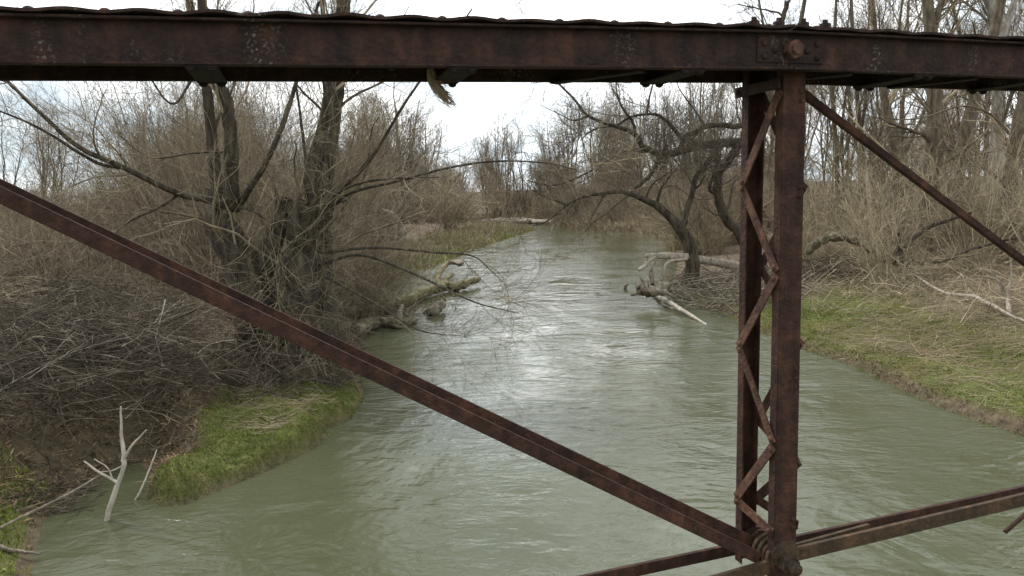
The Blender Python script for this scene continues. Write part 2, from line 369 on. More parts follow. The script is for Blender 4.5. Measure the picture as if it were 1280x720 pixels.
def height(x, y):
    x = np.asarray(x, float); y = np.asarray(y, float)
    d, left, dm = bank(x, y)
    d = d + (.75 * fbm(x * .9, y * .9, 5, 3) + .3 * fbm(x * 4, y * 4, 6, 2)) * ss((np.abs(d) + .05) / .5)
    A = 1.25 - .85 * ss((y - 30) / 14)
    hl = A * ss(d / 2.0) + .55 * ss((d - 2.5) / 14)
    hm = .02 + .25 * ss(d / .2) + .14 * ss(d / 1.6) + ss(d / .3) * (.75 * fbm(x * 1.0, y * 1.0, 21, 3) + .3 * fbm(x * 3.6, y * 3.6, 23, 2))
    hl = hm + (hl - hm) * ss((dm + .1) / .9)
    hr = .26 * ss(d / .45) + .65 * ss((d - .3) / 8) + .8 * ss((d - 6) / 20)
    h = np.where(left, hl, hr) + ss(d / 2) * (.35 * fbm(x * .5, y * .5, 9, 4) + .16 * fbm(x * 2.5, y * 2.5, 15, 3)) + ss((d - 60) / 200) * 4
    return np.where(d > 0, h, -.6 * ss(-d / 1.5) - .02)
def hz(x, y): return float(height(np.array([x]), np.array([y]))[0])
def ground_px(px, py, lift=0.0):
    z = .3
    for _ in range(14):
        p = at_z(px, py, z + lift); z = .5 * z + .5 * max(hz(p[0], p[1]), 0)
    return p

# terrain: one sheet, polar around the bridge, fine where the photo looks
ang = np.radians(np.concatenate([np.linspace(-180, -46, 40)[:-1], np.linspace(-46, 46, 620), np.linspace(46, 180, 40)[1:]]))
rad = np.concatenate([[0.5, 3], np.geomspace(6, 160, 400), np.geomspace(165, 900, 24)])
AA, RR = np.meshgrid(ang, rad)
X = RR * np.sin(AA); Y = RR * np.cos(AA); Z = height(X, Y)
nr, na = X.shape
idx = np.arange(nr * na).reshape(nr, na)
F = np.stack([idx[:-1, :-1], idx[:-1, 1:], idx[1:, 1:], idx[1:, :-1]], -1).reshape(-1, 4)
me = mesh_np('ground', [(np.stack([X, Y, Z], -1).reshape(-1, 3), F[:, ::-1])])
d, left, dm = bank(X.ravel(), Y.ravel())
cov = np.zeros((nr * na, 4), np.float32); cov[:, 3] = 1
xx, yy = X.ravel(), Y.ravel()
green = np.where(left, ss((-dm + .3) / .5), ss((d - .1) / .5) * (1 - ss((d - 4) / 4)) * (1 - ss((yy - 30) / 8)))
green = np.maximum(green, np.where(left & (yy > 42), ss(d / .8) * (1 - ss((d - 5) / 6)) * .85, 0))
green = np.maximum(green, np.where(left & (yy < 12.6) & (d > .2), .9, 0))
mudv = np.where(d < .25, 1 - ss((d + .05) / .3), 0) * .9
mudv = np.maximum(mudv, np.where(left & (yy > 12.3) & (yy < 19) & (dm > .2), (1 - ss((d - 1.1) / .9)), 0))
cov[:, 0] = green; cov[:, 1] = mudv
ca = me.color_attributes.new('cover', 'FLOAT_COLOR', 'POINT'); ca.data.foreach_set('color', cov.ravel())
tag(link('ground', me, M['ground']), kind='structure')
wm = mesh_np('water', [(np.array([[-400, -60, 0], [400, -60, 0], [400, 400, 0], [-400, 400, 0]]), np.array([[0, 1, 2, 3]]))])
tag(link('river_water', wm, M['water']), kind='structure')

# ------------------------------------------------------------------ the truss bridge
PSI = math.radians(15)
uh = np.array([math.cos(PSI), math.sin(PSI), 0]); wh = np.array([-math.sin(PSI), math.cos(PSI), 0])
dd = ray(985, 360); O = EYE + dd * (3.1 / 1.0)         # 3.1 m along the optical axis
O = np.array([O[0], O[1], 0.0])
def tp(px, py, w):
    """pixel -> bridge coordinates (u along the truss, w away from the deck, z up)"""
    d = ray(px, py); t = (w - (EYE - O) @ wh) / (d @ wh); p = EYE + d * t - O
    return np.array([p @ uh, w, p[2]])
bridge = empty('truss_bridge', O, PSI)
tag(bridge, 'rusted steel pony truss bridge crossing the foreground, with riveted top beam and laced post', 'bridge')
def bm_new(): return bmesh.new()
def bm_prism(bm, prof, p0, p1, side):
    """extrude profile (list of (a, b)) from p0 to p1: a along side-normal in the u-z plane, b along w"""
    p0, p1 = np.array(p0, float), np.array(p1, float)
    v0 = [bm.verts.new(p0 + side * a + np.array([0, 1, 0]) * b) for a, b in prof]
    v1 = [bm.verts.new(p1 + side * a + np.array([0, 1, 0]) * b) for a, b in prof]
    n = len(prof)
    for i in range(n): bm.faces.new((v0[i], v0[(i + 1) % n], v1[(i + 1) % n], v1[i]))
    bm.faces.new(v0[::-1]); bm.faces.new(v1)
def bm_bar(bm, p0, p1, h, t):
    """flat bar: p0/p1 centre points in (u, w, z); h is its depth in the truss plane, t its thickness across"""
    p0, p1 = np.array(p0, float), np.array(p1, float); d = p1 - p0; d /= np.linalg.norm(d)
    w = np.array([0, 1, 0]) - d * d[1]; w /= np.linalg.norm(w); s = np.cross(d, w)
    v = []
    for p in (p0, p1):
        for a, b in ((-1, -1), (1, -1), (1, 1), (-1, 1)): v.append(bm.verts.new(p + s * a * h / 2 + w * b * t / 2))
    for f in ((0, 1, 2, 3), (7, 6, 5, 4), (0, 4, 5, 1), (1, 5, 6, 2), (2, 6, 7, 3), (3, 7, 4, 0)): bm.faces.new([v[i] for i in f])
def bm_dome(bm, c, axis, r, hgt):
    axis = np.array(axis, float); axis /= np.linalg.norm(axis)
    a = np.cross(axis, [.3, .5, .8]); a /= np.linalg.norm(a); b = np.cross(axis, a); prev = None
    for k in range(4):
        f = k / 4 * math.pi / 2
        ring = [bm.verts.new(np.array(c) + (a * math.cos(q) + b * math.sin(q)) * r * math.cos(f) + axis * hgt * math.sin(f)) for q in np.arange(10) * math.pi / 5]
        if prev:
            for i in range(10): bm.faces.new((prev[i], prev[(i + 1) % 10], ring[(i + 1) % 10], ring[i]))
        prev = ring
    tpv = bm.verts.new(np.array(c) + axis * hgt)
    for i in range(10): bm.faces.new((prev[i], prev[(i + 1) % 10], tpv))
def bm_cyl(bm, c0, c1, r, n=16, r1=None, ph=0.0):
    c0, c1 = np.array(c0, float), np.array(c1, float); ax = (c1 - c0) / np.linalg.norm(c1 - c0)
    a = np.cross(ax, [0, 0, 1.0] if abs(ax[2]) < .9 else [1.0, 0, 0]); a /= np.linalg.norm(a); b = np.cross(ax, a); r1 = r if r1 is None else r1
    q = np.arange(n) * 2 * math.pi / n + ph
    v0 = [bm.verts.new(c0 + (a * math.cos(t) + b * math.sin(t)) * r) for t in q]; v1 = [bm.verts.new(c1 + (a * math.cos(t) + b * math.sin(t)) * r1) for t in q]
    for i in range(n): bm.faces.new((v0[i], v0[(i + 1) % n], v1[(i + 1) % n], v1[i]))
    bm.faces.new(v0[::-1]); bm.faces.new(v1)
def bm_ring(bm, c, ro, ri, w0, w1, n=28):
    """eye of an eyebar: ring in the u-z plane from w0 to w1"""
    q = np.arange(n) * 2 * math.pi / n; R4 = []
    for r, w in ((ro, w0), (ro, w1), (ri, w1), (ri, w0)):
        R4.append([bm.verts.new((c[0] + math.cos(t) * r, w, c[2] + math.sin(t) * r)) for t in q])
    for k in range(4):
        A, B = R4[k], R4[(k + 1) % 4]
        for i in range(n): bm.faces.new((A[i], A[(i + 1) % n], B[(i + 1) % n], B[i]))
def bm_out(name, bm, m, parent, bevel=0.0, smooth=False):
    bmesh.ops.recalc_face_normals(bm, faces=bm.faces[:])
    if bevel:
        es = [e for e in bm.edges if len(e.link_faces) == 2 and e.calc_face_angle(0) > .9]
        bmesh.ops.bevel(bm, geom=es, offset=bevel, segments=2, affect='EDGES', clamp_overlap=True)
    me = bpy.data.meshes.new(name); bm.to_mesh(me); bm.free()
    if smooth:
        for p in me.polygons: p.use_smooth = True
    return link(name, me, m, parent)

# --- top chord: near channel (flanges towards the deck), far channel, cover plate, batten plates
WN, WF = .04, .345                     # webs
TOPL = [tp(-420, 10.5, 0), tp(0, 16, 0), tp(985, 38.5, 0)]
kz = lambda p, q, u: p[2] + (q[2] - p[2]) * (u - p[0]) / (q[0] - p[0])
LA, LC = tp(0, 15.5, 0), tp(940, 36.5, 0)
RA, RC = tp(1040, 40.5, 0), tp(1280, 52.5, 0)
NU = tp(985, 60, WN)[0]
u0, u1 = tp(-500, 60, 0)[0], tp(1750, 60, 0)[0]
ztopL = lambda u: kz(LA, LC, u)
zn = ztopL(NU)
slR = (RC[2] - RA[2]) / (RC[0] - RA[0])
ztop = lambda u: ztopL(u) if u <= NU else zn + slR * (u - NU)
CH = .5 * (tp(0, 15.5, 0)[2] - tp(0, 78, 0)[2] + tp(900, 34.5, 0)[2] - tp(900, 85.5, 0)[2]); print('CH', CH, tp(0, 15.5, 0)[2] - tp(0, 78, 0)[2], tp(900, 34.5, 0)[2] - tp(900, 85.5, 0)[2])                               # channel depth
chord = bm_new()
up = np.array([0, 0, 1.0])
def chan(bm, ua, ub, wweb, sgn, h=CH, fl=.045, t=.009):
    prof = [(0, 0), (0, sgn * fl), (-t, sgn * fl), (-t, sgn * t), (-h + t, sgn * t), (-h + t, sgn * fl), (-h, sgn * fl), (-h, 0)]
    bm_prism(bm, prof, (ua, wweb, ztop(ua)), (ub, wweb, ztop(ub)), up)
for ua, ub in ((u0, NU - .002), (NU + .002, u1)):
    chan(chord, ua, ub, WN, -1, CH, .04); chan(chord, ua, ub, WF, 1, CH, .03)
chord_o = bm_out('top_chord', chord, M['rust'], bridge, .002)
# cover plate, buckled between its rivets by pack rust
rg = np.random.default_rng(11)
RIV = .205
def cover(name, ua, ub, lift=0.0):
    n = int((ub - ua) / .02) + 1; us = np.linspace(ua, ub, n); ws = [-.012, -.004, .02, .06, .18, .31, .35, .37, .38]
    V = []; 
    phase = (us - NU + .1) / RIV
    for layer in (0, 1):
        for j, w in enumerate(ws):
            edge = max(0, 1 - min(abs(w + .012), abs(.38 - w)) / .07)
            bk = .008 * np.sin(math.pi * phase) ** 2 * edge * (.55 + .75 * vnoise(np.floor(phase), np.full(n, float(j > 4)), 3))
            z = np.array([ztop(u) for u in us]) + .003 + lift + bk + layer * .009
            V.append(np.stack([us, np.full(n, w), z], -1))
    m = len(ws); V = np.array(V).reshape(2, m, n, 3); ix = np.arange(2 * m * n).reshape(2, m, n); Fs = []
    for l in (0, 1):
        q = np.stack([ix[l, :-1, :-1], ix[l, 1:, :-1], ix[l, 1:, 1:], ix[l, :-1, 1:]], -1).reshape(-1, 4); Fs.append(q if l else q[:, ::-1])
    for j in (0, m - 1): Fs.append(np.stack([ix[0, j, :-1], ix[0, j, 1:], ix[1, j, 1:], ix[1, j, :-1]], -1))
    for k in (0, n - 1): Fs.append(np.stack([ix[0, :-1, k], ix[0, 1:, k], ix[1, 1:, k], ix[1, :-1, k]], -1))
    me = mesh_np(name, [(V.reshape(-1, 3), np.concatenate(Fs))])
    me.polygons.foreach_set('use_smooth', np.zeros(len(me.polygons), bool))
    return me
rv = bm_new()
for ua, ub in ((u0, NU - .004), (NU + .004, u1)):
    me_ = cover('cover_plate', ua, ub); rv.from_mesh(me_); bpy.data.meshes.remove(me_)
k0 = int((u0 - NU) / RIV)
for k in range(k0, int((u1 - NU) / RIV)):
    u = NU - .1 + k * RIV
    for w in (.018, .355):
        bm_dome(rv, (u, w, ztop(u) + .010), (0, 0, 1), .019, .015)
for k, du in enumerate((-.16, -.055, .05, .145)):                      # square nuts over the joint
    for w in (.018, .355):
        u = NU + du
        bm_cyl(rv, (u, w, ztop(u) + .011), (u, w, ztop(u) + .033), .021, 6); bm_cyl(rv, (u, w, ztop(u) + .033), (u, w, ztop(u) + .047), .010, 8)
bm_out('cover_plate', rv, M['rust'], chord_o)
# batten plates under the chord with rivet heads
bat_px = [-130, 265, 555, 815, 1080, 1222, 1420]
for px in bat_px:
    u = tp(px, 95, .36)[0]; b = bm_new(); zb = ztop(u) - CH - .004
    bm_bar(b, (u - .05, .188, zb), (u + .05, .188, zb), .008, .366)
    for a in (-.03, .03):
        for w in (.02, .355): bm_dome(b, (u + a, w, zb - .004), (0, 0, -1), .017, .014)
    bm_out('batten_plate', b, M['rust_shade'], chord_o, .0015)
for px, qx in ((690, 800), (1110, 1215), (930, 1060)):
    ua, ub = tp(px, 95, .36)[0], tp(qx, 95, .05)[0]; b = bm_new(); zb = ztop(ua) - CH - .006
    bm_bar(b, (ua, .35, zb), (ub, .03, ztop(ub) - CH - .006), .008, .05)
    bm_out('lattice_bar', b, M['rust_shade'], chord_o, .0015)
# joint plate with its pin nut
b = bm_new(); zc = .5 * (tp(985, 49, WN)[2] + tp(985, 78, WN)[2])
ua, ub = tp(944, 63, WN)[0], tp(1027, 64, WN)[0]
bm_bar(b, (ua, WN - .008, zc + .001), (ub, WN - .008, zc - .004), .092, .012)
for du, dz in ((.03, .024), (.03, -.024), (.075, .0), (ub - ua - .03, .024), (ub - ua - .03, -.028), (ub - ua - .075, -.002)):
    bm_dome(b, (ua + du, WN - .014, zc + dz), (0, -1, 0), .013, .010)
jp = bm_out('joint_plate', b, M['rust'], chord_o, .002)
b = bm_new(); pu = tp(992, 62, WN - .03)
bm_cyl(b, (pu[0], WN - .014, pu[2]), (pu[0], WN - .05, pu[2]), .039, 6, .037, ph=.3); bm_cyl(b, (pu[0], WN - .05, pu[2]), (pu[0], WN - .060, pu[2]), .022, 14)
bm_out('pin_nut', b, M['rust_red'], jp, .003)

# --- the laced post: two channels, lacing bars on both sides
post = empty('post', (0, 0, 0)); post.parent = bridge
PW0, PW1 = .085, .335
nl0, nl1 = tp(979.5, 97, PW0), tp(967.5, 690, PW0); nr0, nr1 = tp(1007.8, 97, PW0), tp(995, 690, PW0)
fl0, fl1 = tp(926.7, 164, PW1), tp(918.5, 690, PW1); fr0, fr1 = tp(947.5, 164, PW1), tp(937, 690, PW1)
def ext(a, b, z):
    t = (z - a[2]) / (b[2] - a[2]); return a + (b - a) * t
ZT, ZB = zn - .02, nl1[2] - .14
def post_channel(l0, l1, r0, r1, sgn, w):
    b = bm_new(); t = .008; fl = .05; vs = []
    for z in (ZB, ZT):
        a = ext(l0, l1, z)[0]; c = ext(r0, r1, z)[0]
        prof = [(a, 0), (c, 0), (c, sgn * fl), (c - t, sgn * fl), (c - t, sgn * t), (a + t, sgn * t), (a + t, sgn * fl), (a, sgn * fl)]
        vs.append([b.verts.new((q, w + r, z)) for q, r in prof])
    for i in range(8): b.faces.new((vs[0][i], vs[0][(i + 1) % 8], vs[1][(i + 1) % 8], vs[1][i]))
    b.faces.new(vs[0][::-1]); b.faces.new(vs[1])
    # rivet pairs in the web
    for py in (240, 468, 655, 120):
        z = tp(985, py, w)[2]; c = ext(r0, r1, z)[0] - .02; s = -1 if sgn > 0 else 1
        for dz in (.018, -.018): bm_dome(b, (c, w, z + dz), (0, -1 if w < .2 else 1, 0), .011, .009)
    return bm_out('channel', b, M['rust_bar'], post, .002)
post_channel(nl0, nl1, nr0, nr1, 1, PW0); post_channel(fl0, fl1, fr0, fr1, -1, PW1)
WNf, WFf = PW0 + .026, PW1 - .026
zig = [((975, 118), (922, 228)), ((922, 236), (970, 334)), ((970, 348), (918, 430)), ((917, 438), (966, 548)), ((966, 561), (913, 620)), ((913, 628), (962, 663))]
def lac(zn_, zf_, side, out):
    if side < 0: un, uf = ext(nl0, nl1, zn_)[0], ext(fl0, fl1, zf_)[0]
    else: un, uf = ext(nr0, nr1, zn_)[0], ext(fr0, fr1, zf_)[0]
    off = side * (.006 + out * .007)
    p, q = np.array([un + off, WNf, zn_]), np.array([uf + off, WFf, zf_])
    b = bm_new(); d = (q - p) / np.linalg.norm(q - p); p = p - d * .02; q = q + d * .02
    s = np.cross(d, [1.0, 0, 0]); s /= np.linalg.norm(s); n = np.cross(s, d); v = []
    for c in (p, q):
        for a, e in ((-1, -1), (1, -1), (1, 1), (-1, 1)): v.append(b.verts.new(c + s * a * .0215 + n * e * .003))
    for f in ((0, 1, 2, 3), (7, 6, 5, 4), (0, 4, 5, 1), (1, 5, 6, 2), (2, 6, 7, 3), (3, 7, 4, 0)): b.faces.new([v[i] for i in f])
    for c in (p + d * .02, q - d * .02): bm_dome(b, c + np.array([side * .003, 0, 0]), (side, 0, 0), .013, .010)
    bm_out('lacing_bar', b, M['rust_red'], post, .001)
for i, (p, q) in enumerate(zig):
    npx, fpx = (p, q) if p[0] > 945 else (q, p)
    zn_, zf_ = tp(*npx, WNf)[2], tp(*fpx, WFf)[2]
    lac(zn_, zf_, -1, 0)
nodes_n = [tp(985, y, WNf)[2] for y in (235, 430, 580, 655)]; nodes_f = [tp(950, y, WFf)[2] for y in (122, 331, 523, 622)]
for i in range(4):
    lac(nodes_n[i], nodes_f[i], 1, 0)
    if i < 3: lac(nodes_n[i], nodes_f[i + 1], 1, 1)
b = bm_new()   # tie strap across the post head
za, zb = tp(975, 105, WNf)[2], tp(921, 115, WFf)[2]
un, uf = ext(nl0, nl1, za)[0] - .016, ext(fl0, fl1, zb)[0] - .016
p, q = np.array([un, PW0 - .0, za]), np.array([uf, PW1 + .02, zb])
v = []
for c in (p, q):
    for a, e in ((-1, -1), (1, -1), (1, 1), (-1, 1)): v.append(b.verts.new(c + np.array([e * .004, 0, a * .021])))
for f in ((0, 1, 2, 3), (7, 6, 5, 4), (0, 4, 5, 1), (1, 5, 6, 2), (2, 6, 7, 3), (3, 7, 4, 0)): b.faces.new([v[i] for i in f])
bm_dome(b, q - (q - p) * .07 - np.array([.004, 0, 0]), (-1, 0, 0), .013, .01)
bm_out('tie_strap', b, M['rust'], post, .001)

# --- pin, eyebars, diagonals, bottom chord
PIN = tp(982, 705, PW0 - .02); pz = PIN[2]; puu = ext(nl0, nl1, pz)[0] * .5 + ext(nr0, nr1, pz)[0] * .5
b = bm_new(); bm_cyl(b, (puu, -.0, pz), (puu, .42, pz), .026, 20)
pin_o = bm_out('pin', b, M['rust_olive'], bridge, 0, True)
b = bm_new(); bm_cyl(b, (puu, PW0 - .012, pz), (puu, PW0 - .05, pz), .046, 6, .043, ph=.2); bm_cyl(b, (puu, PW0 - .05, pz), (puu, PW0 - .062, pz), .024, 16)
bm_out('nut', b, M['rust_olive'], pin_o, .003)
b = bm_new(); bm_cyl(b, (puu - .004, PW0 - .002, pz + .035), (puu - .004, PW0 - .011, pz + .035), .062, 22); bm_out('washer_plate', b, M['rust_olive'], pin_o, .002)
def eyebar(name, px0, px1, w, h, t, m, eye=True, extend=0.0):
    p, q = tp(*px0, w), tp(*px1, w); d = (q - p) / np.linalg.norm(q - p); q = q + d * extend
    b = bm_new(); bm_bar(b, p, q, h, t)
    if eye: bm_ring(b, (puu, w, pz), .066, .027, w - t / 2 - .001, w + t / 2 + .001)
    return bm_out(name, b, m, bridge, .002)
eyebar('diagonal_bar', (948, 697), (0, 243.5), .150, .050, .018, M['rust_bar'], True, 1.6)
eyebar('diagonal_bar', (958, 686), (30, 248), .262, .050, .018, M['rust_bar'], True, 1.6)
eyebar('counter_bar', (1000, 114), (1280, 327), .2, .029, .028, M['rust_bar'], False, .9)
eyebar('bottom_chord_bar', (975, 697), (1280, 624), .122, .058, .022, M['rust_olive'], True, 1.0)
eyebar('bottom_chord_bar', (975, 681), (1280, 614), .372, .056, .022, M['rust_bar'], True, 1.0)
eyebar('bottom_chord_bar', (980, 688), (1086, 659), .30, .034, .02, M['rust_olive'], True, 0)
eyebar('bottom_chord_bar', (972, 705), (862, 737), .118, .058, .022, M['rust_olive'], False, 1.0)
eyebar('bottom_chord_bar', (965, 676), (727, 727), .378, .052, .022, M['rust_bar'], False, 1.4)
b = bm_new()
for w in (.18, .215, .235, .29): bm_ring(b, (puu, w, pz), .07 - .02 * (w > .22), .027, w - .011, w + .011)
bm_out('spacer_rings', b, M['rust_olive'], pin_o, .002)
# loose rod whose end shows low on the right
b = bm_new(); p, q = tp(1256, 665, .55), tp(1300, 627, .55); q2 = q + (q - p) * 9
bm_cyl(b, p, q2, .012, 12)
rod = bm_out('bracing_rod', b, M['rust_bar'], bridge, .002)

# tuft of dry grass caught under the chord
rg = np.random.default_rng(4)
base = tp(541, 97, .3); pts = np.array([tp(538, 88, .28), tp(541, 106, .28), tp(552, 121, .28), tp(568, 134, .28)])
cl = resample(pts, 8); Nn = 130
Pp = cl[None] + rg.normal(size=(Nn, 1, 3)) * .005 + np.cumsum(rg.normal(size=(Nn, 8, 3)), axis=1) * .0032
tr = rg.uniform(.4, 1.0, Nn)
Pp = Pp[:, :1] + (Pp - Pp[:, :1]) * tr[:, None, None]
tuft = empty('grass_tuft', O, PSI); tag(tuft, 'wisp of dry grass hanging from the underside of the top beam', 'grass tuft')
tuft.location = O
link('strands', mesh_np('strands', tubes(Pp, np.full((Nn, 8), .0011), 3, rg)), mat('withered_grass', (.3, .22, .16), (.6, .48, .37), 3, .9, island=.4), tuft)

# ------------------------------------------------------------------ hero trees
def hero(name, base, limbs, Y, label, cat, trunk_m, twig_m, levels, seed, sides=12, K=18, rough=.07, group=None, wob=.06, tp_=1.0):
    """limbs: list of (pixel path [(px, py, dY)], r0, r1); levels: grow() settings for the twigs"""
    rg = np.random.default_rng(seed)
    P = []; R = []
    for path, r0, r1 in limbs:
        w = np.array([at_y(p[0], p[1], Y + (p[2] if len(p) > 2 else 0)) for p in path])
        c = resample(w, K); c[1:] += np.cumsum(rg.normal(size=(K - 1, 3)), axis=0) * wob * max(r1, .02) 
        P.append(c); R.append(np.linspace(1, 0, K) ** tp_ * (r0 - r1) + r1)
    P = np.array(P); R = np.array(R)
    base = np.array(base)
    root = empty(name, base); tag(root, label, cat, group)
    link('trunk', mesh_np('trunk', tubes(P - base, R, sides, rg, False, rough)), trunk_m, root)
    g = []; lv = (P, R)
    for k, kw in enumerate(levels):
        src = (P, R) if kw.get('src') == 0 else lv
        if k == 0: big = R[:, 0] > .085; src = (P[big], R[big])
        kw = {a: b for a, b in kw.items() if a != 'src'}
        lv = grow(rg, src[0], src[1], **kw)
        g += tubes(lv[0] - base, lv[1], 5 if k == 0 else 3, rg)
    link('crown', mesh_np('crown', g), twig_m, root)
    return root

# great willow on the left bank
YW = 21.0
wb = at_y(362, 470, YW); wb[2] = hz(wb[0], wb[1]) - .2
willow = [
    ([(345, 490, 0), (328, 400, 0), (312, 320, 0), (292, 262, 0), (286, 225, .1)], .62, .26),
    ([(330, 480, .2), (322, 380, .1), (330, 320, .2), (345, 270, .5), (352, 240, .8)], .42, .2),
    ([(290, 262, 0), (272, 225, .3), (268, 170, .5), (262, 110, .6), (244, 40, .6), (232, -60, .6)], .19, .075),
    ([(292, 262, 0), (288, 225, -.2), (287, 160, -.3), (282, 122, -.3), (268, 98, -.3), (256, 40, -.3), (250, -50, -.3)], .2, .085),
    ([(385, 492, -.2), (383, 400, 0), (380, 330, 0), (388, 280, 0), (394, 250, 0)], .55, .32),
    ([(410, 480, .4), (402, 380, .4), (398, 300, .3), (404, 260, .3)], .4, .25),
    ([(392, 262, 0), (390, 222, 0), (404, 170, 0), (416, 110, 0), (420, 60, 0), (432, -40, 0)], .2, .085),
    ([(402, 270, .3), (412, 205, .5), (420, 150, .6), (430, 95, .6), (438, 20, .6), (440, -60, .6)], .16, .07),
    ([(394, 250, .5), (402, 170, 1.0), (402, 95, 1.2), (398, 0, 1.3)], .12, .06),
    ([(292, 262, 0), (262, 250, -.5), (228, 243, -1), (190, 226, -1.8), (150, 206, -2.4), (100, 184, -3), (60, 150, -3.4), (0, 92, -4), (-60, 30, -4.5)], .10, .022),
    ([(160, 211, -2.2), (120, 203, -2.6), (70, 172, -3), (30, 152, -3.4), (-30, 130, -3.8)], .05, .014),
    ([(300, 255, 0), (312, 236, -.5), (332, 205, -.8), (352, 160, -1), (366, 120, -1), (378, 80, -1), (400, 0, -1)], .08, .03),
    ([(222, 243, -1), (200, 258, -1.6), (160, 278, -2), (140, 300, -2.2)], .05, .012),
    ([(385, 232, 0), (380, 180, 0), (372, 120, .2), (362, 60, .3)], .05, .02),
    ([(400, 270, -.2), (425, 240, -1), (465, 226, -2), (520, 222, -3), (548, 222, -3.2)], .045, .009),
    ([(415, 250, 0), (440, 225, -.6), (470, 188, -1), (505, 130, -1.5), (540, 80, -1.7), (590, 10, -2)], .06, .015),
    ([(410, 262, -.4), (440, 240, -1.2), (500, 225, -2.5), (560, 209, -3.5), (620, 201, -4.5), (680, 203, -5), (720, 212, -5.4)], .042, .007),
    ([(400, 330, -.5), (450, 318, -1.4), (510, 338, -2.4), (560, 362, -3), (600, 380, -3.3), (650, 392, -3.6)], .045, .007),
    ([(400, 315, -.5), (470, 310, -1.6), (540, 316, -2.6), (590, 320, -3), (620, 345, -3.2)], .04, .006),
    ([(405, 345, -.5), (460, 375, -1.6), (500, 400, -2.2), (530, 415, -2.6), (572, 420, -3)], .04, .006),
    ([(240, 100, 0), (215, 130, -.6), (185, 95, -1), (160, 62, -1.2)], .035, .01),
    ([(284, 190, -.2), (240, 192, -1), (190, 198, -1.6), (150, 170, -2)], .03, .008),
    ([(300, 258, -.2), (330, 275, -1), (350, 330, -1.4), (345, 400, -1.6)], .035, .01),
    ([(370, 300, -.6), (345, 340, -1.2), (352, 400, -1.5), (380, 450, -1.6)], .03, .008),
]
big_willow = hero('willow_tree', wb, willow, YW, 'large dark split-trunk willow leaning apart above the mossy point', 'tree', M['willow_bark'], M['twig'],
     [dict(per=6, lens=(2.0, 4.8), ang=(.35, .9), trop=(-.2, 1.0), wig=.16, rr=.4, rmin=.016, rmax=.045, K=10, t0=.35),
      dict(per=9, lens=(.8, 2.4), ang=(.4, 1.0), trop=(-.4, .9), wig=.14, rr=.4, rmin=.0065, rmax=.013, K=7, t0=.15),
      dict(per=4, lens=(.3, 1.1), ang=(.3, .9), trop=(-.3, .4), wig=.15, rr=.6, rmin=.0042, K=5, t0=.15),
      dict(src=0, per=12, lens=(1.2, 3.4), ang=(.4, 1.1), trop=(-.4, 1.1), wig=.13, rr=.12, rmin=.0075, rmax=.014, K=8, t0=.25),
      dict(per=7, lens=(.5, 1.8), ang=(.3, .9), trop=(-.4, .6), wig=.13, rr=.55, rmin=.0048, K=6, t0=.15),
      dict(per=3, lens=(.2, .8), ang=(.3, .9), trop=(-.3, .3), wig=.16, rr=.7, rmin=.0036, K=4)], 5, sides=16, K=26, rough=.09, wob=.16)
# suckers sprouting straight from the willow's base
rg = np.random.default_rng(41)
n = 90
bx = rg.normal(wb[0] + .1, .75, n); by = rg.normal(YW - .7, .5, n); b0 = np.stack([bx, by, np.array([hz(a, b) for a, b in zip(bx, by)])], -1)
b0[:, 2] += rg.uniform(0, 2.6, n) ** 1.2
K = 7; dirs = nrm(np.stack([rg.normal(0, .6, n), rg.normal(-.3, .4, n), rg.uniform(.2, 1.3, n)], -1)); Pp = np.empty((n, K, 3)); Pp[:, 0] = b0; Ls = rg.uniform(1.0, 3.2, n)
for k in range(1, K):
    dirs = nrm(dirs + rg.normal(size=(n, 3)) * .16 + np.array([0, -.03, -.16])); Pp[:, k] = Pp[:, k - 1] + dirs * (Ls / (K - 1))[:, None]
Rr = rg.uniform(.005, .011, n)[:, None] * np.linspace(1, .4, K)
sub = grow(rg, Pp, Rr, per=4, lens=(.3, 1.0), ang=(.3, .9), trop=-.2, wig=.15, rr=.7, rmin=.005, K=4)
link('suckers', mesh_np('suckers', tubes(Pp - wb, Rr, 4, rg) + tubes(sub[0] - wb, sub[1], 3, rg)), M['twig'], big_willow)

# crooked tree leaning out from the right bank
YR = 38.0
lean = [
    ([(863, 352, 0), (866, 330, 0), (862, 306, 0), (852, 288, 0), (838, 272, 0), (824, 260, 0), (806, 250, 0), (782, 240, 0), (757, 241, 0), (728, 246, 0), (708, 256, 0), (690, 272, 0), (676, 280, 0), (664, 283, 0)], .38, .025),
    ([(852, 288, 0), (857, 270, .4), (864, 240, .6), (872, 215, .8), (890, 190, 1), (915, 168, 1.2)], .2, .09),
    ([(822, 258, 0), (826, 240, -.3), (838, 225, -.5), (850, 212, -.6)], .1, .03),
    ([(785, 241, 0), (812, 221, .3), (826, 210, .4), (838, 195, .5), (846, 184, .6)], .11, .1),
    ([(757, 241, 0), (745, 262, -.4), (736, 280, -.5)], .06, .02),
    ([(708, 256, 0), (690, 250, -.3), (668, 240, -.5), (652, 225, -.6)], .05, .015),
]
lb = at_y(863, 354, YR); lb[2] = hz(lb[0], lb[1]) - .1
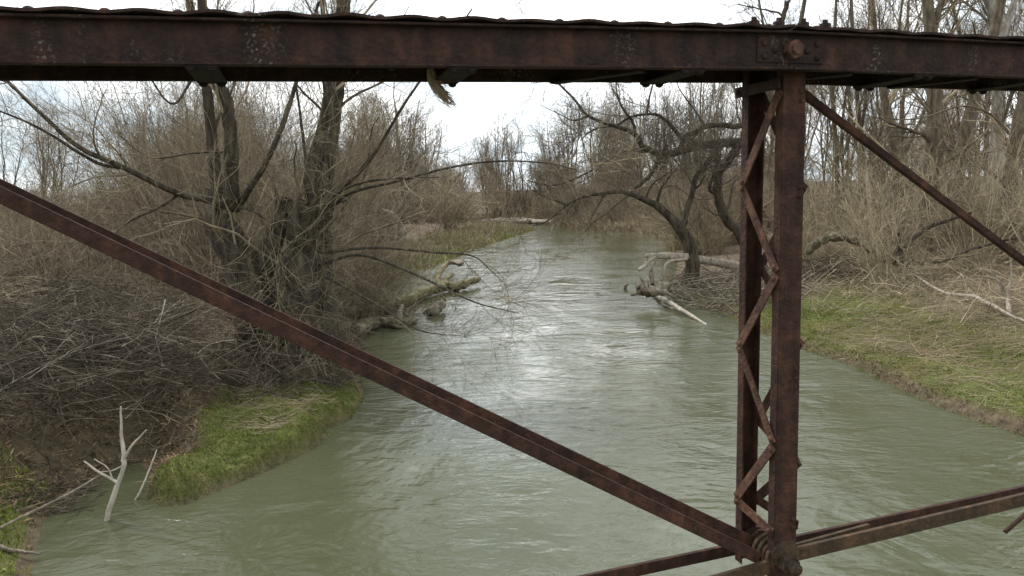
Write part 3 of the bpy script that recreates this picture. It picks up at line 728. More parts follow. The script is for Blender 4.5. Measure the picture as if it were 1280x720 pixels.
hero('leaning_tree', lb, lean, YR, 'crooked tree bending low over the water from the driftwood on the right bank', 'tree', M['willow_bark'], M['twig_dark'],
     [dict(per=5, lens=(1.5, 4.2), ang=(.4, 1.1), trop=(-.5, .9), wig=.22, rr=.45, rmin=.022, rmax=.06, K=9, t0=.3),
      dict(per=7, lens=(.8, 2.6), ang=(.5, 1.2), trop=(-.6, .9), wig=.2, rr=.26, rmin=.014, rmax=.035, K=7, t0=.3),
      dict(per=5, lens=(.5, 1.6), ang=(.4, 1.0), trop=(-.5, .6), wig=.2, rr=.6, rmin=.0085, K=5),
      dict(per=2, lens=(.3, .8), ang=(.4, 1.0), trop=.1, wig=.2, rr=.7, rmin=.006, K=4)], 8, sides=10, K=30, tp_=1.7, wob=.3)
YB = 40.0
spread = [
    ([(962, 350, 0), (945, 320, 0), (925, 296, 0), (908, 272, 0), (900, 245, 0), (905, 215, 0), (925, 185, 0), (950, 150, 0)], .3, .2),
    ([(930, 178, 0), (890, 180, -.5), (857, 187, -.8), (834, 193, -1), (804, 185, -1.2), (796, 172, -1.2), (786, 165, -1.2), (762, 157, -1.4), (734, 146, -1.6), (718, 126, -1.7), (690, 98, -1.9), (672, 70, -2)], .23, .035),
    ([(834, 193, -1), (804, 187, -1.4), (780, 190, -1.6), (759, 201, -1.8), (732, 218, -2), (695, 232, -2.2), (660, 226, -2.4)], .11, .02),
    ([(940, 155, 0), (918, 160, -.3), (882, 160, -.4), (862, 168, -.5), (848, 174, -.6), (841, 186, -.8)], .17, .1),
    ([(862, 180, -.6), (848, 168, -.8), (834, 151, -1), (818, 143, -1.1), (790, 146, -1.2), (770, 157, -1.3), (743, 162, -1.4), (726, 176, -1.4)], .12, .025),
    ([(793, 168, -1.2), (792, 152, -1.3), (778, 132, -1.4), (772, 110, -1.5), (768, 70, -1.6)], .09, .025),
    ([(808, 143, -1.1), (812, 122, -1), (818, 100, -.9), (830, 60, -.8)], .06, .02),
    ([(734, 146, -1.6), (716, 150, -1.6), (700, 142, -1.6), (676, 130, -1.6)], .05, .015),
    ([(882, 160, -.4), (870, 140, -.2), (850, 112, 0), (836, 80, .1)], .06, .02),
    ([(900, 245, 0), (888, 235, -.3), (893, 215, -.4), (900, 190, -.4)], .12, .05),
    ([(898, 180, -.4), (895, 205, -.8), (893, 235, -1), (905, 262, -1)], .07, .02),
    ([(950, 150, 0), (962, 110, .3), (968, 60, .4), (985, 0, .5)], .24, .12),
]
sb = at_y(962, 352, YB); sb[2] = hz(sb[0], sb[1]) - .1
hero('spreading_tree', sb, spread, YB, 'gnarled tree behind the iron post, spreading long forked boughs across the river', 'tree', M['willow_bark'], M['twig_dark'],
     [dict(per=5, lens=(1.6, 4.6), ang=(.4, 1.1), trop=(-.4, .9), wig=.22, rr=.45, rmin=.022, rmax=.07, K=9, t0=.25),
      dict(per=7, lens=(.8, 2.8), ang=(.5, 1.2), trop=(-.4, 1.0), wig=.18, rr=.22, rmin=.014, rmax=.04, K=7, t0=.25),
      dict(per=5, lens=(.5, 1.9), ang=(.4, 1.0), trop=(-.4, .7), wig=.18, rr=.6, rmin=.0085, K=5),
      dict(per=3, lens=(.3, .9), ang=(.4, 1.0), trop=.1, wig=.2, rr=.7, rmin=.006, K=4)], 9, sides=10, K=30, tp_=1.4, wob=.3)

# ------------------------------------------------------------------ large standing trees on the right bank
std_levels = [dict(per=9, lens=(2.0, 5.5), ang=(.5, 1.1), trop=(.1, 1.0), wig=.14, rr=.3, rmin=.025, K=8, t0=.2),
              dict(per=9, lens=(.8, 2.6), ang=(.4, 1.0), trop=(0, .6), wig=.16, rr=.55, rmin=.014, K=6),
              dict(per=4, lens=(.3, 1.1), ang=(.4, 1.0), trop=.2, wig=.18, rr=.7, rmin=.009, K=4)]
right_trees = [
    (40, [([(1150, 330), (1160, 250), (1166, 170), (1167, 110), (1162, 40), (1150, -80), (1140, -220)], .45, .18), ([(1163, 60), (1172, 20), (1192, -40), (1215, -120)], .2, .08)],
     'thick upright brown trunk right of the thin iron brace, forking above the beam', M['bark'], M['twig']),
    (42, [([(1180, 320), (1190, 250), (1204, 170), (1222, 110), (1240, 50), (1262, -60), (1280, -200)], .4, .16), ([(1222, 110), (1205, 60), (1190, 0)], .14, .06)],
     'brown trunk leaning to the right, between the upright one and the pale sycamore', M['bark'], M['twig']),
    (46, [([(1238, 310), (1242, 230), (1247, 150), (1246, 60), (1235, -40), (1225, -200)], .42, .24), ([(1246, 70), (1262, 20), (1290, -60)], .24, .1), ([(1240, 10), (1215, -30), (1190, -100)], .18, .08)],
     'pale blotched sycamore near the right edge, trunk whiter than its neighbours', M['pale_bark'], M['twig_grey']),
    (38, [([(1262, 330), (1262, 250), (1270, 180), (1284, 110), (1300, 30), (1310, -100)], .42, .2), ([(1278, 205), (1262, 168, -1), (1235, 141, -1.6), (1200, 133, -2), (1155, 147, -2.6), (1115, 149, -3), (1086, 134, -3.2)], .07, .014),
          ([(1268, 250), (1240, 215, -1.4), (1205, 208, -2), (1160, 226, -2.6), (1110, 240, -3)], .05, .012), ([(1266, 260), (1230, 262, -1.5), (1190, 250, -2.2), (1150, 262, -2.8), (1100, 268, -3)], .045, .01)],
     'dark trunk at the far right edge, standing in front of the sycamore', M['bark'], M['twig']),
    (44, [([(1130, 310), (1124, 240), (1114, 170), (1104, 110), (1096, 60), (1085, -60)], .3, .12), ([(1106, 120), (1120, 60), (1130, -20)], .12, .05)],
     'brown trunk hung with vines behind the thin iron brace, leaning slightly left', M['bark'], M['twig_tan']),
    (52, [([(1080, 300), (1078, 200), (1072, 120), (1066, 30), (1060, -120)], .18, .08)],
     'slim grey tree just right of the iron post, second from it', M['bark'], M['twig_grey']),
    (55, [([(1046, 300), (1046, 200), (1040, 110), (1044, 20), (1050, -100)], .18, .08)],
     'slim grey tree standing closest behind the right edge of the iron post', M['bark'], M['twig_grey']),
    (50, [([(978, 300), (975, 200), (985, 110), (1000, 30), (1020, -80)], .22, .09), ([(980, 140), (960, 60), (945, -20)], .12, .05)],
     'slim forked tree half hidden behind the iron post, above the spreading boughs', M['bark'], M['twig_grey']),
]
for k, (Yt, limbs, lab, bm_, tm_) in enumerate(right_trees):
    p0 = at_y(limbs[0][0][0][0], 330, Yt); z0 = hz(p0[0], p0[1])
    foot = np.array([p0[0], p0[1], z0 - .2])
    hero('standing_tree', foot, limbs, Yt, lab, 'tree', bm_, tm_, std_levels, 60 + k, sides=12, K=20, rough=.06)
    # root the bole in the ground
    tr = bpy.data.objects[-1] if False else None

# ------------------------------------------------------------------ repeatable trees and shrubs
def proto_tree(seed, H, r, twig_m, bark_m, limb_n=14, thick=1.0, name='bare_tree', spread=1.0, fork=0, n2=8, n3=4):
    rg = np.random.default_rng(seed)
    K = 12; z = np.linspace(0, 1, K)
    tr = [np.stack([np.cumsum(rg.normal(0, .02 * H / K * 4, K)), np.cumsum(rg.normal(0, .02 * H / K * 4, K)), z * H], -1)]
    R = [r * (1 - .85 * z) + .012]
    for f in range(fork):
        t = .15 + .35 * rg.random(); i = int(t * (K - 1)); a = rg.uniform(0, 6.28); s = tr[0][i]
        L_ = H * (1 - t) * rg.uniform(.8, 1); zz = np.linspace(0, 1, K)
        tr.append(s + np.stack([np.cos(a) * L_ * .3 * zz ** .8 + rg.normal(0, .06, K), np.sin(a) * L_ * .3 * zz ** .8 + rg.normal(0, .06, K), L_ * zz], -1)); R.append(R[0][i] * .8 * (1 - .85 * zz) + .012)
    P = np.array(tr); P[:, 0] = P[:, 0]; R = np.array(R)
    l1 = grow(rg, P, R, limb_n, (H * .18 * spread, H * .44 * spread), (.4, 1.0), (.1, 1.0), .12, .45, .02 * thick, 7, .1)
    l2 = grow(rg, *l1, n2, (H * .06, H * .17), (.35, .95), (.1, .8), .15, .55, .012 * thick, 5, .15)
    l3 = grow(rg, *l2, n3, (H * .03, H * .1), (.35, .9), .2, .18, .7, .008 * thick, 4)
    root = empty(name)
    link('trunk', mesh_np('trunk', tubes(P, R, 8, rg, False, .05) + tubes(*l1, 5, rg)), bark_m, root)
    link('crown', mesh_np('crown', tubes(*l2, 3, rg) + tubes(*l3, 3, rg)), twig_m, root)
    return root
def proto_shrub(seed, H, stems, twig_m, lean=.45, thick=1.0, name='bare_shrub', droop=-.3, l2n=9, l3n=5):
    rg = np.random.default_rng(seed); K = 8
    a = rg.uniform(0, 6.28, stems); b = rg.uniform(0, .35, stems) * H * .3
    P = np.empty((stems, K, 3)); P[:, 0] = np.stack([np.cos(a) * b, np.sin(a) * b, np.full(stems, -.15)], -1)
    d = nrm(np.stack([np.cos(a) * lean * rg.uniform(.1, 1.2, stems), np.sin(a) * lean * rg.uniform(.1, 1.2, stems), np.ones(stems)], -1))
    Ls = H * rg.uniform(.55, 1.1, stems)
    for k in range(1, K):
        d = nrm(d + rg.normal(size=(stems, 3)) * .15 + np.array([0, 0, droop]) * k / K * .3); P[:, k] = P[:, k - 1] + d * (Ls / (K - 1))[:, None]
    R = rg.uniform(.0045, .0095, stems)[:, None] * H ** .55 * thick * np.linspace(1, .3, K)
    l2 = grow(rg, P, R, l2n, (H * .15, H * .42), (.3, 1.15), (-.5, .7), .17, .55, .0075 * thick, 5, .15)
    l3 = grow(rg, *l2, l3n, (H * .06, H * .2), (.3, .9), (-.3, .4), .16, .65, .0055 * thick, 4, .1)
    root = empty(name)
    link('stems', mesh_np('stems', tubes(P, R, 5, rg)), twig_m, root)
    link('twigs', mesh_np('twigs', tubes(*l2, 3, rg) + tubes(*l3, 3, rg)), twig_m, root)
    return root
rnd = random.Random(7)
def lf_(x, Y): return bool(bank(np.array([x]), np.array([Y]))[1][0]) and Y < 125
def scatter(protos, n, pxr, Yr, label, cat, group, sc=(.8, 1.2), margin=.6, ok=None, tries=40, used=None):
    pts = []
    for i in range(n):
        for _ in range(tries):
            Yv = math.exp(rnd.uniform(math.log(Yr[0]), math.log(Yr[1]))); px = rnd.uniform(*pxr); x = (px - 640) / 1000 * Yv
            dd, lf, dmm = bank(np.array([x]), np.array([Yv]))
            if dd[0] < margin or dmm[0] < .2 or (lf_(x, Yv) and Yv > 42 and dd[0] < 7): continue
            if ok and not ok(x, Yv, px): continue
            if any((x - a) ** 2 + (Yv - b) ** 2 < (.02 * Yv) ** 2 for a, b in pts): continue
            pts.append((x, Yv)); break
    out = []
    for i, (x, Yv) in enumerate(pts):
        s = rnd.uniform(*sc); p = protos[i % len(protos)]
        loc = (x, Yv, hz(x, Yv) - .05); rz = rnd.uniform(0, 6.28); scl = (s * rnd.uniform(.9, 1.1), s * rnd.uniform(.9, 1.1), s)
        o = copy_tree(p, loc, rz, scl)
        tag(o, label, cat, group); out.append(o)
    return out
def drop(protos):
    for p in protos:
        for c in list(p.children): bpy.data.objects.remove(c)
        bpy.data.objects.remove(p)

far_t = [proto_tree(100 + k, H, .2, m, M['bark'], 12, 1.45, 'far_tree', sp, fk) for k, (H, m, sp, fk) in enumerate(
    [(14, M['twig_far'], 1, 3), (12, M['twig_far'], 1.1, 4), (16, M['twig_grey'], .95, 3), (13, M['twig_far'], 1.1, 4), (10, M['twig_far'], 1.1, 4)])]
far_s = [proto_shrub(120 + k, H, 34, m, .6, 2.0, 'far_shrub', -.3, 8, 4) for k, (H, m) in enumerate([(6.0, M['twig_far']), (7.5, M['twig_far']), (4.5, M['twig_tan']), (9, M['twig_far'])])]
mid_s = [proto_shrub(140 + k, H, n, m, ln, 1.0, 'bare_shrub', dr, 8, 3) for k, (H, n, m, ln, dr) in enumerate(
    [(3.2, 28, M['twig'], .7, -.6), (4.2, 26, M['twig'], .6, -.3), (2.4, 26, M['twig'], 1.0, -.9), (5.5, 24, M['twig'], .5, -.2)])]
tan_s = [proto_shrub(160 + k, H, n, M['twig_tan'], ln, 1.0, 'thicket_shrub', dr, 8, 3) for k, (H, n, ln, dr) in enumerate(
    [(3.4, 26, .7, -.5), (5.0, 24, .5, -.2), (2.4, 26, 1.0, -.9), (6.5, 22, .45, -.1)])]
tall = [proto_tree(180 + k, H, r, m, M['bark'], 13, 1.1, 'tall_tree', .8, fk) for k, (H, r, m, fk) in enumerate(
    [(17, .13, M['twig_far'], 1), (19, .16, M['twig_far'], 2), (15, .10, M['twig'], 1)])]

lf = lambda x, Y, px: bank(np.array([x]), np.array([Y]))[1][0]
rt = lambda x, Y, px: not lf(x, Y, px)
airy = [proto_tree(220 + k, H, .17, m, M['bark'], 9, 1.3, 'airy_tree', .9, fk, 6, 3) for k, (H, m, fk) in enumerate([(18, M['twig_far'], 3), (16, M['twig_grey'], 2), (20, M['twig_grey'], 3), (15, M['twig_far'], 4)])]
wand = [proto_shrub(200 + k, H, n, m, ln, .8, 'tall_willow', -.05, 10, 5) for k, (H, n, m, ln) in enumerate([(11, 22, M['twig'], .3), (13, 20, M['twig_far'], .25), (9.5, 24, M['twig'], .35)])]
# far wood round the bend
scatter(airy, 40, (600, 990), (118, 190), 'tall airy bare tree in the far wood closing the view past the river bend', 'tree', 'tall trees in the far wood past the bend', (.8, 1.2), 2)
scatter(far_t, 34, (570, 990), (125, 200), 'bushy brown tree low in the far wood past the river bend', 'tree', 'bushy trees in the far wood past the bend', (.55, .85), 2)
scatter(far_t, 26, (420, 620), (128, 200), 'low bare tree beyond the grassy spit, under the open patch of sky', 'tree', 'trees beyond the grassy spit', (.6, .85), 2)
scatter(far_s, 62, (600, 960), (98, 135), 'low brown bush hanging over the water on the outer shore of the bend', 'shrub', 'bushes at the water of the bend', (.3, .6), .15, rt)
scatter(far_s, 80, (440, 960), (112, 165), 'brown bush on the far shore past the river bend', 'shrub', 'bushes along the far shore', (.7, 1.2), .5)
scatter(airy, 22, (430, 640), (126, 175), 'slim airy tree standing beyond the grassy spit against the open sky', 'tree', 'slim trees beyond the grassy spit', (.75, 1.05), 2)
scatter(wand, 5, (425, 520), (27, 40), 'tall bare willow clump on the waterside right of the split-trunk willow', 'tree', 'willow clumps right of the big willow', (.65, .95), .8, lf)
# left: trees standing behind the left thicket
scatter(far_t, 26, (190, 520), (50, 110), 'bare tree rising behind the thicket on the left bank', 'tree', 'trees behind the left thicket', (.6, .95), 2, lf)
scatter(wand, 17, (185, 500), (29, 52), 'tall many-stemmed willow rising close behind the split-trunk willow', 'tree', 'many-stemmed willows behind the big willow', (.8, 1.1), 2, lf)
scatter(tall[:2], 5, (15, 105), (62, 80), 'tall thin grey tree standing clear of the left thicket against the sky', 'tree', 'tall trees far on the left', (.62, .75), 2, lf)
scatter(far_s, 50, (-80, 200), (52, 100), 'grey brown bush in the low back row left of the willow', 'shrub', 'bushes in the back row left of the willow', (.6, .95), .8, lf)
scatter(far_s, 36, (200, 640), (58, 112), 'tall brown bush in the back of the thicket right of the willow', 'shrub', 'bushes behind the willow', (.7, 1.1), .8, lf)
scatter(mid_s, 70, (-90, 480), (24.5, 56), 'tangled bare shrub in the thicket behind the willow', 'shrub', 'shrubs of the left thicket', (.7, 1.15), 1.2, lf)
scatter(mid_s, 20, (440, 570), (27, 42), 'bare willow shrub on the waterside beyond the big willow', 'shrub', 'waterside shrubs beyond the willow', (.7, 1.2), .5, lf)
# right
scatter(far_s, 34, (840, 1010), (52, 120), 'brown bush on the right bank seen past the leaning tree', 'shrub', 'bushes behind the leaning tree', (.6, 1.0), .6, rt)
scatter(airy, 15, (770, 1000), (70, 125), 'bare tree on the right bank upstream of the leaning tree', 'tree', 'trees upstream on the right bank', (.65, 1.0), 1.5, rt)
scatter(tall, 34, (985, 1330), (48, 105), 'slender grey tree in the wood behind the right thicket', 'tree', 'slender trees behind the right thicket', (.8, 1.15), 2, rt)
scatter(far_t, 22, (1000, 1340), (70, 130), 'bushy bare tree deep in the wood on the right', 'tree', 'bushy trees deep in the right wood', (.6, .9), 2, rt)
scatter(tan_s, 60, (985, 1350), (31, 60), 'straw coloured bare shrub in the thicket behind the right grass bank', 'shrub', 'shrubs of the right thicket', (.7, 1.2), 5.5, rt)
drop(wand + airy)
drop(far_t + far_s + mid_s + tan_s + tall)

# ------------------------------------------------------------------ logs and driftwood
def log(name, path, radii, m, label, cat, seed, stubs=(), K=22, sides=12, rough=.13, ends=True, group=None):
    """path: list of world points; stubs: list of (list of world points, r0, r1)"""
    rg = np.random.default_rng(seed); path = np.array(path); base = path[0].copy()
    c = resample(path, K); R = np.interp(np.linspace(0, 1, K), np.linspace(0, 1, len(radii)), radii)
    c[1:-1] += rg.normal(size=(K - 2, 3)) * R[1:-1, None] * .16; R = R * rg.uniform(.86, 1.14, K)
    o = link(name, mesh_np(name, tubes((c - base)[None], R[None], sides, rg, ends, rough)), m); o.location = base
    tag(o, label, cat, group)
    for pts, r0, r1 in stubs:
        q = resample(np.array(pts), 10); q[1:] += np.cumsum(rg.normal(size=(9, 3)), axis=0) * r0 * .12
        link('branch', mesh_np('branch', tubes((q - base)[None], np.linspace(r0, r1, 10)[None], 8, rg, True, rough)), m, o)
    return o
def wz(px, py, z): return at_z(px, py, z)
YL = 36.5
def pY(Y): return lambda px, py, dy=0: at_y(px, py, Y + dy)
g = pY(37.0)
log('fallen_log', [g(925, 333, 2), g(890, 327, 1.4), g(855, 321, .8), g(830, 319.5, .4), g(812, 320, .2), g(808, 319, 0)], [.21, .2, .17, .16, .13, .06], M['dead'],
    'pale barkless log lying out over the water behind the leaning tree', 'log', 1,
    [([g(820, 320, .3), g(810, 327, 0), g(803, 334, -.2), g(796, 338, -.3)],   .14, .09), ([g(858, 324, .6), g(842, 327, .2), g(833, 331, 0), g(830, 340, -.1), g(832, 352, -.1)], .1, .06)])
g = pY(33.5)
log('driftwood_stump', [g(801, 362), g(812, 361), g(826, 360, .1), g(836, 360, .3)], [.28, .3, .24, .2], M['log'],
    'broken driftwood stump with upturned roots at the edge of the right brush pile', 'driftwood', 2,
    [([g(813, 360), g(816, 350), g(818, 342), g(816, 336)], .12, .04), ([g(808, 357), g(803, 350), g(800, 344)], .1, .03), ([g(819, 357), g(813, 343), g(822, 324)], .06, .03), ([g(802, 363), g(795, 366), g(790, 367)], .1, .05),
     ([g(822, 364, -.2), g(833, 366, -.2), g(845, 373, -.2)], .09, .05), ([g(812, 366, -.2), g(833, 367, -.3)], .16, .14)])
g = pY(31)
log('bleached_branch', [at_z(818, 367, .12), at_z(832, 376, .2), at_z(847, 385, .15), at_z(856, 390, .12), at_z(883, 406, -.02)], [.09, .1, .09, .085, .04], M['bleached'],
    'bleached white branch sloping from the right brush pile into the water', 'branch', 3, [([at_z(847, 386, .12), at_z(838, 384, .06), at_z(828, 380, 0)], .04, .02)])
log('floating_stub', [at_z(781, 362, 0) + np.array([0, 0, -.1]), at_z(781, 362, 0) + np.array([.02, 0, .12]), at_z(782, 362, 0) + np.array([.1, 0, .28])], [.08, .09, .05], M['log'],
    'small dark stub poking from the water left of the right brush pile', 'driftwood', 4)
# left bank logs
log('mossy_log', [at_z(455, 389, .25), at_z(485, 381, .3), at_z(509, 374, .3), at_z(551, 359, .3), at_z(575, 357, .3), at_z(598, 350, .32)], [.3, .3, .28, .25, .24, .15], M['mosslog'],
    'long mossy log lying across the inlet on the left side of the river', 'log', 5,
    [([at_z(552, 360, .4), at_z(556, 352, .5), at_z(566, 342, .6)], .17, .1), ([at_z(553, 357, .4), at_z(547, 348, .6), at_z(553, 335, .8), at_z(560, 326, 1.0)], .16, .08)])
log('forked_snag', [at_z(545, 345, .2), at_z(556, 332, .6), at_z(566, 328, .75), at_z(578, 330, .75)], [.1, .14, .14, .13], M['log'],
    'curled grey snag hooked above the far end of the mossy log', 'driftwood', 6,
    [([at_z(577, 329, .8), at_z(580, 318, 1.0), at_z(590, 312, 1.0), at_z(599, 313, 1.0)], .08, .04)])
log('rootwad', [at_z(535, 390, .1), at_z(545, 386, .25), at_z(553, 380, .3)], [.14, .24, .14], M['log'],
    'lumpy root clump standing in the water in front of the mossy log', 'driftwood', 7, [([at_z(549, 384, .3), at_z(552, 378, .5), at_z(553, 374, .6)], .1, .04), ([at_z(545, 385, .2), at_z(535, 388, .1), at_z(530, 391, 0)], .08, .03)])
log('stump_post', [at_z(499, 401, -.05), at_z(499, 394, .2), at_z(502, 381, .55)], [.13, .14, .06], M['dead'],
    'short pale broken stump upright in the debris in front of the willow roots', 'stump', 8, [([at_z(500, 396, .15), at_z(485, 398, .1), at_z(470, 400, .1)], .06, .03)])
log('root_spur', [at_z(440, 415, .3), at_z(470, 404, .2), at_z(500, 404, .15), at_z(520, 400, .1)], [.25, .22, .16, .08], M['mossy_bark'],
    'dark root spur reaching into the water right of the willow', 'root', 9, [([at_z(480, 403, .2), at_z(500, 408, .1), at_z(512, 406, 0)], .1, .04)])
g = pY(34)
log('dead_snag', [g(455, 335), g(470, 310), g(488, 280), g(510, 240), g(528, 205)], [.14, .12, .1, .07, .04], M['log'], 'leaning grey dead stem among the shrubs just right of the willow', 'tree', 10,
    [([g(488, 282), g(500, 268), g(512, 258)], .07, .04), ([g(470, 308), g(455, 285), g(445, 270)], .05, .02)])
log('shattered_trunk', [g(498, 304), g(504, 292), g(502, 280), g(492, 268), g(478, 262), g(470, 254)], [.1, .14, .06, .1, .04, .03], M['dead'], 'shattered pale trunk showing through the waterside shrubs behind the mossy log', 'tree', 11)
log('far_log', [at_z(600, 278, .4), at_z(625, 276, .5), at_z(660, 276, .4), at_z(690, 277, .5)], [.35, .4, .4, .25], M['dead'], 'pale log stranded along the far shore at the river bend', 'log', 12,
    [([at_z(640, 276, .5), at_z(637, 268, .5), at_z(634, 262, .8)], .25, .1), ([at_z(660, 276, .5), at_z(678, 270, .5), at_z(694, 268, .8)], .22, .1)])
# right thicket: fallen mossy trunks and bare boughs
g = pY(33)
log('fallen_bough', [g(1008, 316, 1), g(1025, 301, .6), g(1050, 296, .2), g(1075, 303), g(1090, 315)], [.14, .18, .19, .15, .12], M['mossy_bark'], 'thick pale mossy limb arching just right of the iron post', 'bough', 13)
log('fallen_tree', [g(1086, 330), g(1110, 325), g(1135, 330), g(1148, 345)], [.14, .2, .26, .22], M['willow_bark'], 'dark crooked fallen trunk forking low in the right thicket', 'tree', 14,
    [([g(1122, 322), g(1138, 302), g(1160, 285), g(1190, 275), g(1215, 268)], .16, .05), ([g(1140, 330), g(1178, 326), g(1210, 312), g(1245, 302), g(1270, 295)], .13, .05), ([g(1120, 318), g(1124, 300), g(1122, 290)], .1, .06)])
log('vine_branch', [ground_px(1145, 345, .35), ground_px(1180, 366, .3), ground_px(1218, 371, .35), ground_px(1262, 394, .3), ground_px(1290, 405, .2)], [.03, .045, .05, .04, .03], M['dead'],
    'long bent pale branch lying over the dead stalks on the right bank', 'branch', 15, K=26)
log('forked_branch', [ground_px(1262, 392, .1), at_y(1258, 370, 24), at_y(1248, 352, 24), at_y(1232, 345, 24)], [.06, .05, .04, .02], M['dead'], 'upright forked pale branch stuck in the ground at the right edge', 'branch', 16,
    [([at_y(1258, 372, 24), at_y(1264, 345, 24), at_y(1262, 322, 24)], .04, .015), ([at_y(1248, 352, 24), at_y(1240, 340, 24), at_y(1236, 325, 24)], .025, .01)])
# bare white stick standing in the water by the left bank
p0 = at_z(130, 658, -.1); Yk = p0[1]; g = pY(Yk)
log('dead_sapling', [p0, g(147, 607), g(155, 576), g(152, 545), g(151, 508)], [.042, .038, .034, .026, .014], M['bleached'], 'bare bleached sapling with forked twigs standing in the water by the mossy point', 'branch', 17,
    [([g(153, 576), g(163, 558, -.1), g(180, 538, -.2)], .028, .012), ([g(147, 604), g(137, 598), g(120, 588), g(105, 576)], .028, .014), ([g(141, 600), g(135, 585), g(118, 574)], .016, .007), ([g(152, 583), g(140, 588), g(126, 590)], .014, .006)], rough=.04)
log('slanting_stick', [at_z(168, 628, -.05), at_z(180, 604, .25), at_z(196, 562, .7)], [.02, .018, .01], M['bleached'], 'thin pale stick slanting up beside the left end of the mossy point', 'branch', 18)
log('trailing_stick', [at_z(-10, 665, .45), at_z(40, 640, .4), at_z(90, 615, .3), at_z(128, 592, .25)], [.018, .018, .016, .012], M['log'], 'long thin stick trailing over the mud towards the bleached sapling', 'branch', 19)
log('bank_stick', [ground_px(0, 683, .05), ground_px(20, 688, .08), ground_px(50, 692, .1)], [.035, .03, .015], M['log'], 'short dark stick lying in the grass in the lower left corner', 'branch', 20)

# ------------------------------------------------------------------ tangles of dead sticks
def sticks(name, n, place, label, cat, seed, lens=(.6, 2.4), rads=(.005, .016), flat=.25, m=None, twigs=3, sag=-.12, kind=None, heading=None):
    rg = np.random.default_rng(seed); c = place(rg, n); n = len(c); K = 6
    base = np.array([c[:, 0].mean(), c[:, 1].mean(), 0]); a = rg.uniform(0, 6.28, n) if heading is None else rg.normal(heading, .7, n) + math.pi * rg.integers(0, 2, n)
    d = nrm(np.stack([np.cos(a), np.sin(a) * .7, rg.normal(0.05, flat, n)], -1)); Ls = rg.uniform(*lens, n); P = np.empty((n, K, 3)); P[:, 0] = c - d * (Ls / 2)[:, None]
    for k in range(1, K):
        d = nrm(d + rg.normal(size=(n, 3)) * .13 + np.array([0, 0, sag]) * (k / K)); P[:, k] = P[:, k - 1] + d * (Ls / (K - 1))[:, None]
    hg = height(P[:, :, 0].ravel(), P[:, :, 1].ravel()).reshape(n, K)
    P[:, :, 2] = np.maximum(P[:, :, 2], np.maximum(hg, -.02) + .01)
    R = np.exp(rg.uniform(math.log(rads[0]), math.log(rads[1]), n))[:, None] * np.linspace(1, .45, K)
    gs = tubes(P - base, R, 4, rg)
    if twigs:
        s = grow(rg, P, R, twigs, (lens[0] * .3, lens[1] * .3), (.3, 1), 0, .18, .6, rads[0] * .8, 4, .1); gs += tubes(s[0] - base, s[1], 3, rg)
    o = link(name, mesh_np(name, gs), m or M['stick']); o.location = base; tag(o, label, cat, kind=kind); return o
def region(poly_px, zlift=(0, .6), margin=None, power=1.5):
    poly = np.array([ground_px(*p)[:2] for p in poly_px])
    def f(rg, n):
        lo, hi = poly.min(0), poly.max(0); out = np.empty((0, 2))
        while len(out) < n:
            q = rg.uniform(lo, hi, (n * 3, 2)); q = q[inside(q[:, 0], q[:, 1], poly)]; out = np.vstack([out, q])
        q = out[:n]; q = q[rg.random(len(q)) < np.clip(.75 + 2.2 * fbm(q[:, 0] * .9, q[:, 1] * .9, 61), .12, 1)]; n = len(q); z = np.maximum(height(q[:, 0], q[:, 1]), 0) + zlift[0] + (zlift[1] - zlift[0]) * rg.random(n) ** power
        return np.column_stack([q, z])
    return f
sticks('brush_heap', 6200, region([(-120, 560), (110, 562), (200, 540), (258, 515), (275, 470), (210, 410), (60, 380), (-120, 370)], (.3, 1.15), power=1.0),
       'wide tangled heap of dead brown sticks overhanging the muddy cut on the left bank', 'brush pile', 31, (.6, 2.6), (.005, .016))
sticks('brush_heap', 500, region([(-60, 440), (60, 430), (70, 400), (-60, 395)], (.7, 1.5)), 'paler mat of flattened sticks on top of the left brush heap at the picture edge', 'brush pile', 32, (.4, 1.3), (.005, .012), .15, M['twig_tan'], 2)
sticks('brush_heap', 1500, region([(270, 492), (330, 500), (430, 492), (452, 470), (440, 420), (300, 420), (262, 470)], (0, .9)), 'dark tangle of sticks and roots around the foot of the willow', 'brush pile', 33, (.5, 1.8), (.005, .015), .5, M['stick'], 3)
sticks('brush_heap', 700, region([(836, 372), (870, 386), (930, 392), (1000, 380), (1000, 352), (920, 348), (850, 350)], (0, .75)), 'rounded pile of grey driftwood sticks at the foot of the leaning tree', 'brush pile', 34, (.6, 2.6), (.012, .04), .22, M['log'], 2)
sticks('brush_heap', 420, region([(440, 412), (470, 400), (520, 398), (500, 378), (450, 378)], (0, .5)), 'low mat of drifted twigs between the willow and the mossy log', 'brush pile', 35, (.5, 1.6), (.006, .02), .3, M['stick'], 2)
sticks('brush_heap', 500, region([(1000, 372), (1100, 345), (1100, 320), (1000, 335)], (0, .8)), 'heap of broken branches under the mossy limb right of the iron post', 'brush pile', 36, (.6, 2.2), (.008, .03), .35, M['stick'], 2)
sticks('pale_sticks', 170, region([(-120, 560), (110, 560), (200, 540), (262, 505), (275, 440), (210, 400), (-120, 380)], (.5, 1.15)), None, None, 40, (1.2, 3.6), (.008, .017), .3, M['dead'], 3, -.25, 'stuff')
sticks('moss_straw', 420, region([(290, 500), (350, 492), (420, 500), (400, 520), (330, 545), (280, 540)], (.02, .06)), None, None, 42, (.15, .6), (.004, .008), .1, M['deadgrass'], 0, -.1, 'stuff', .2)
sticks('shore_twigs', 380, region([(100, 640), (140, 592), (180, 565), (250, 545), (200, 540), (60, 560), (20, 640)], (.0, .06)), None, None, 43, (.15, .9), (.004, .012), .1, M['stick'], 1, -.1, 'stuff')
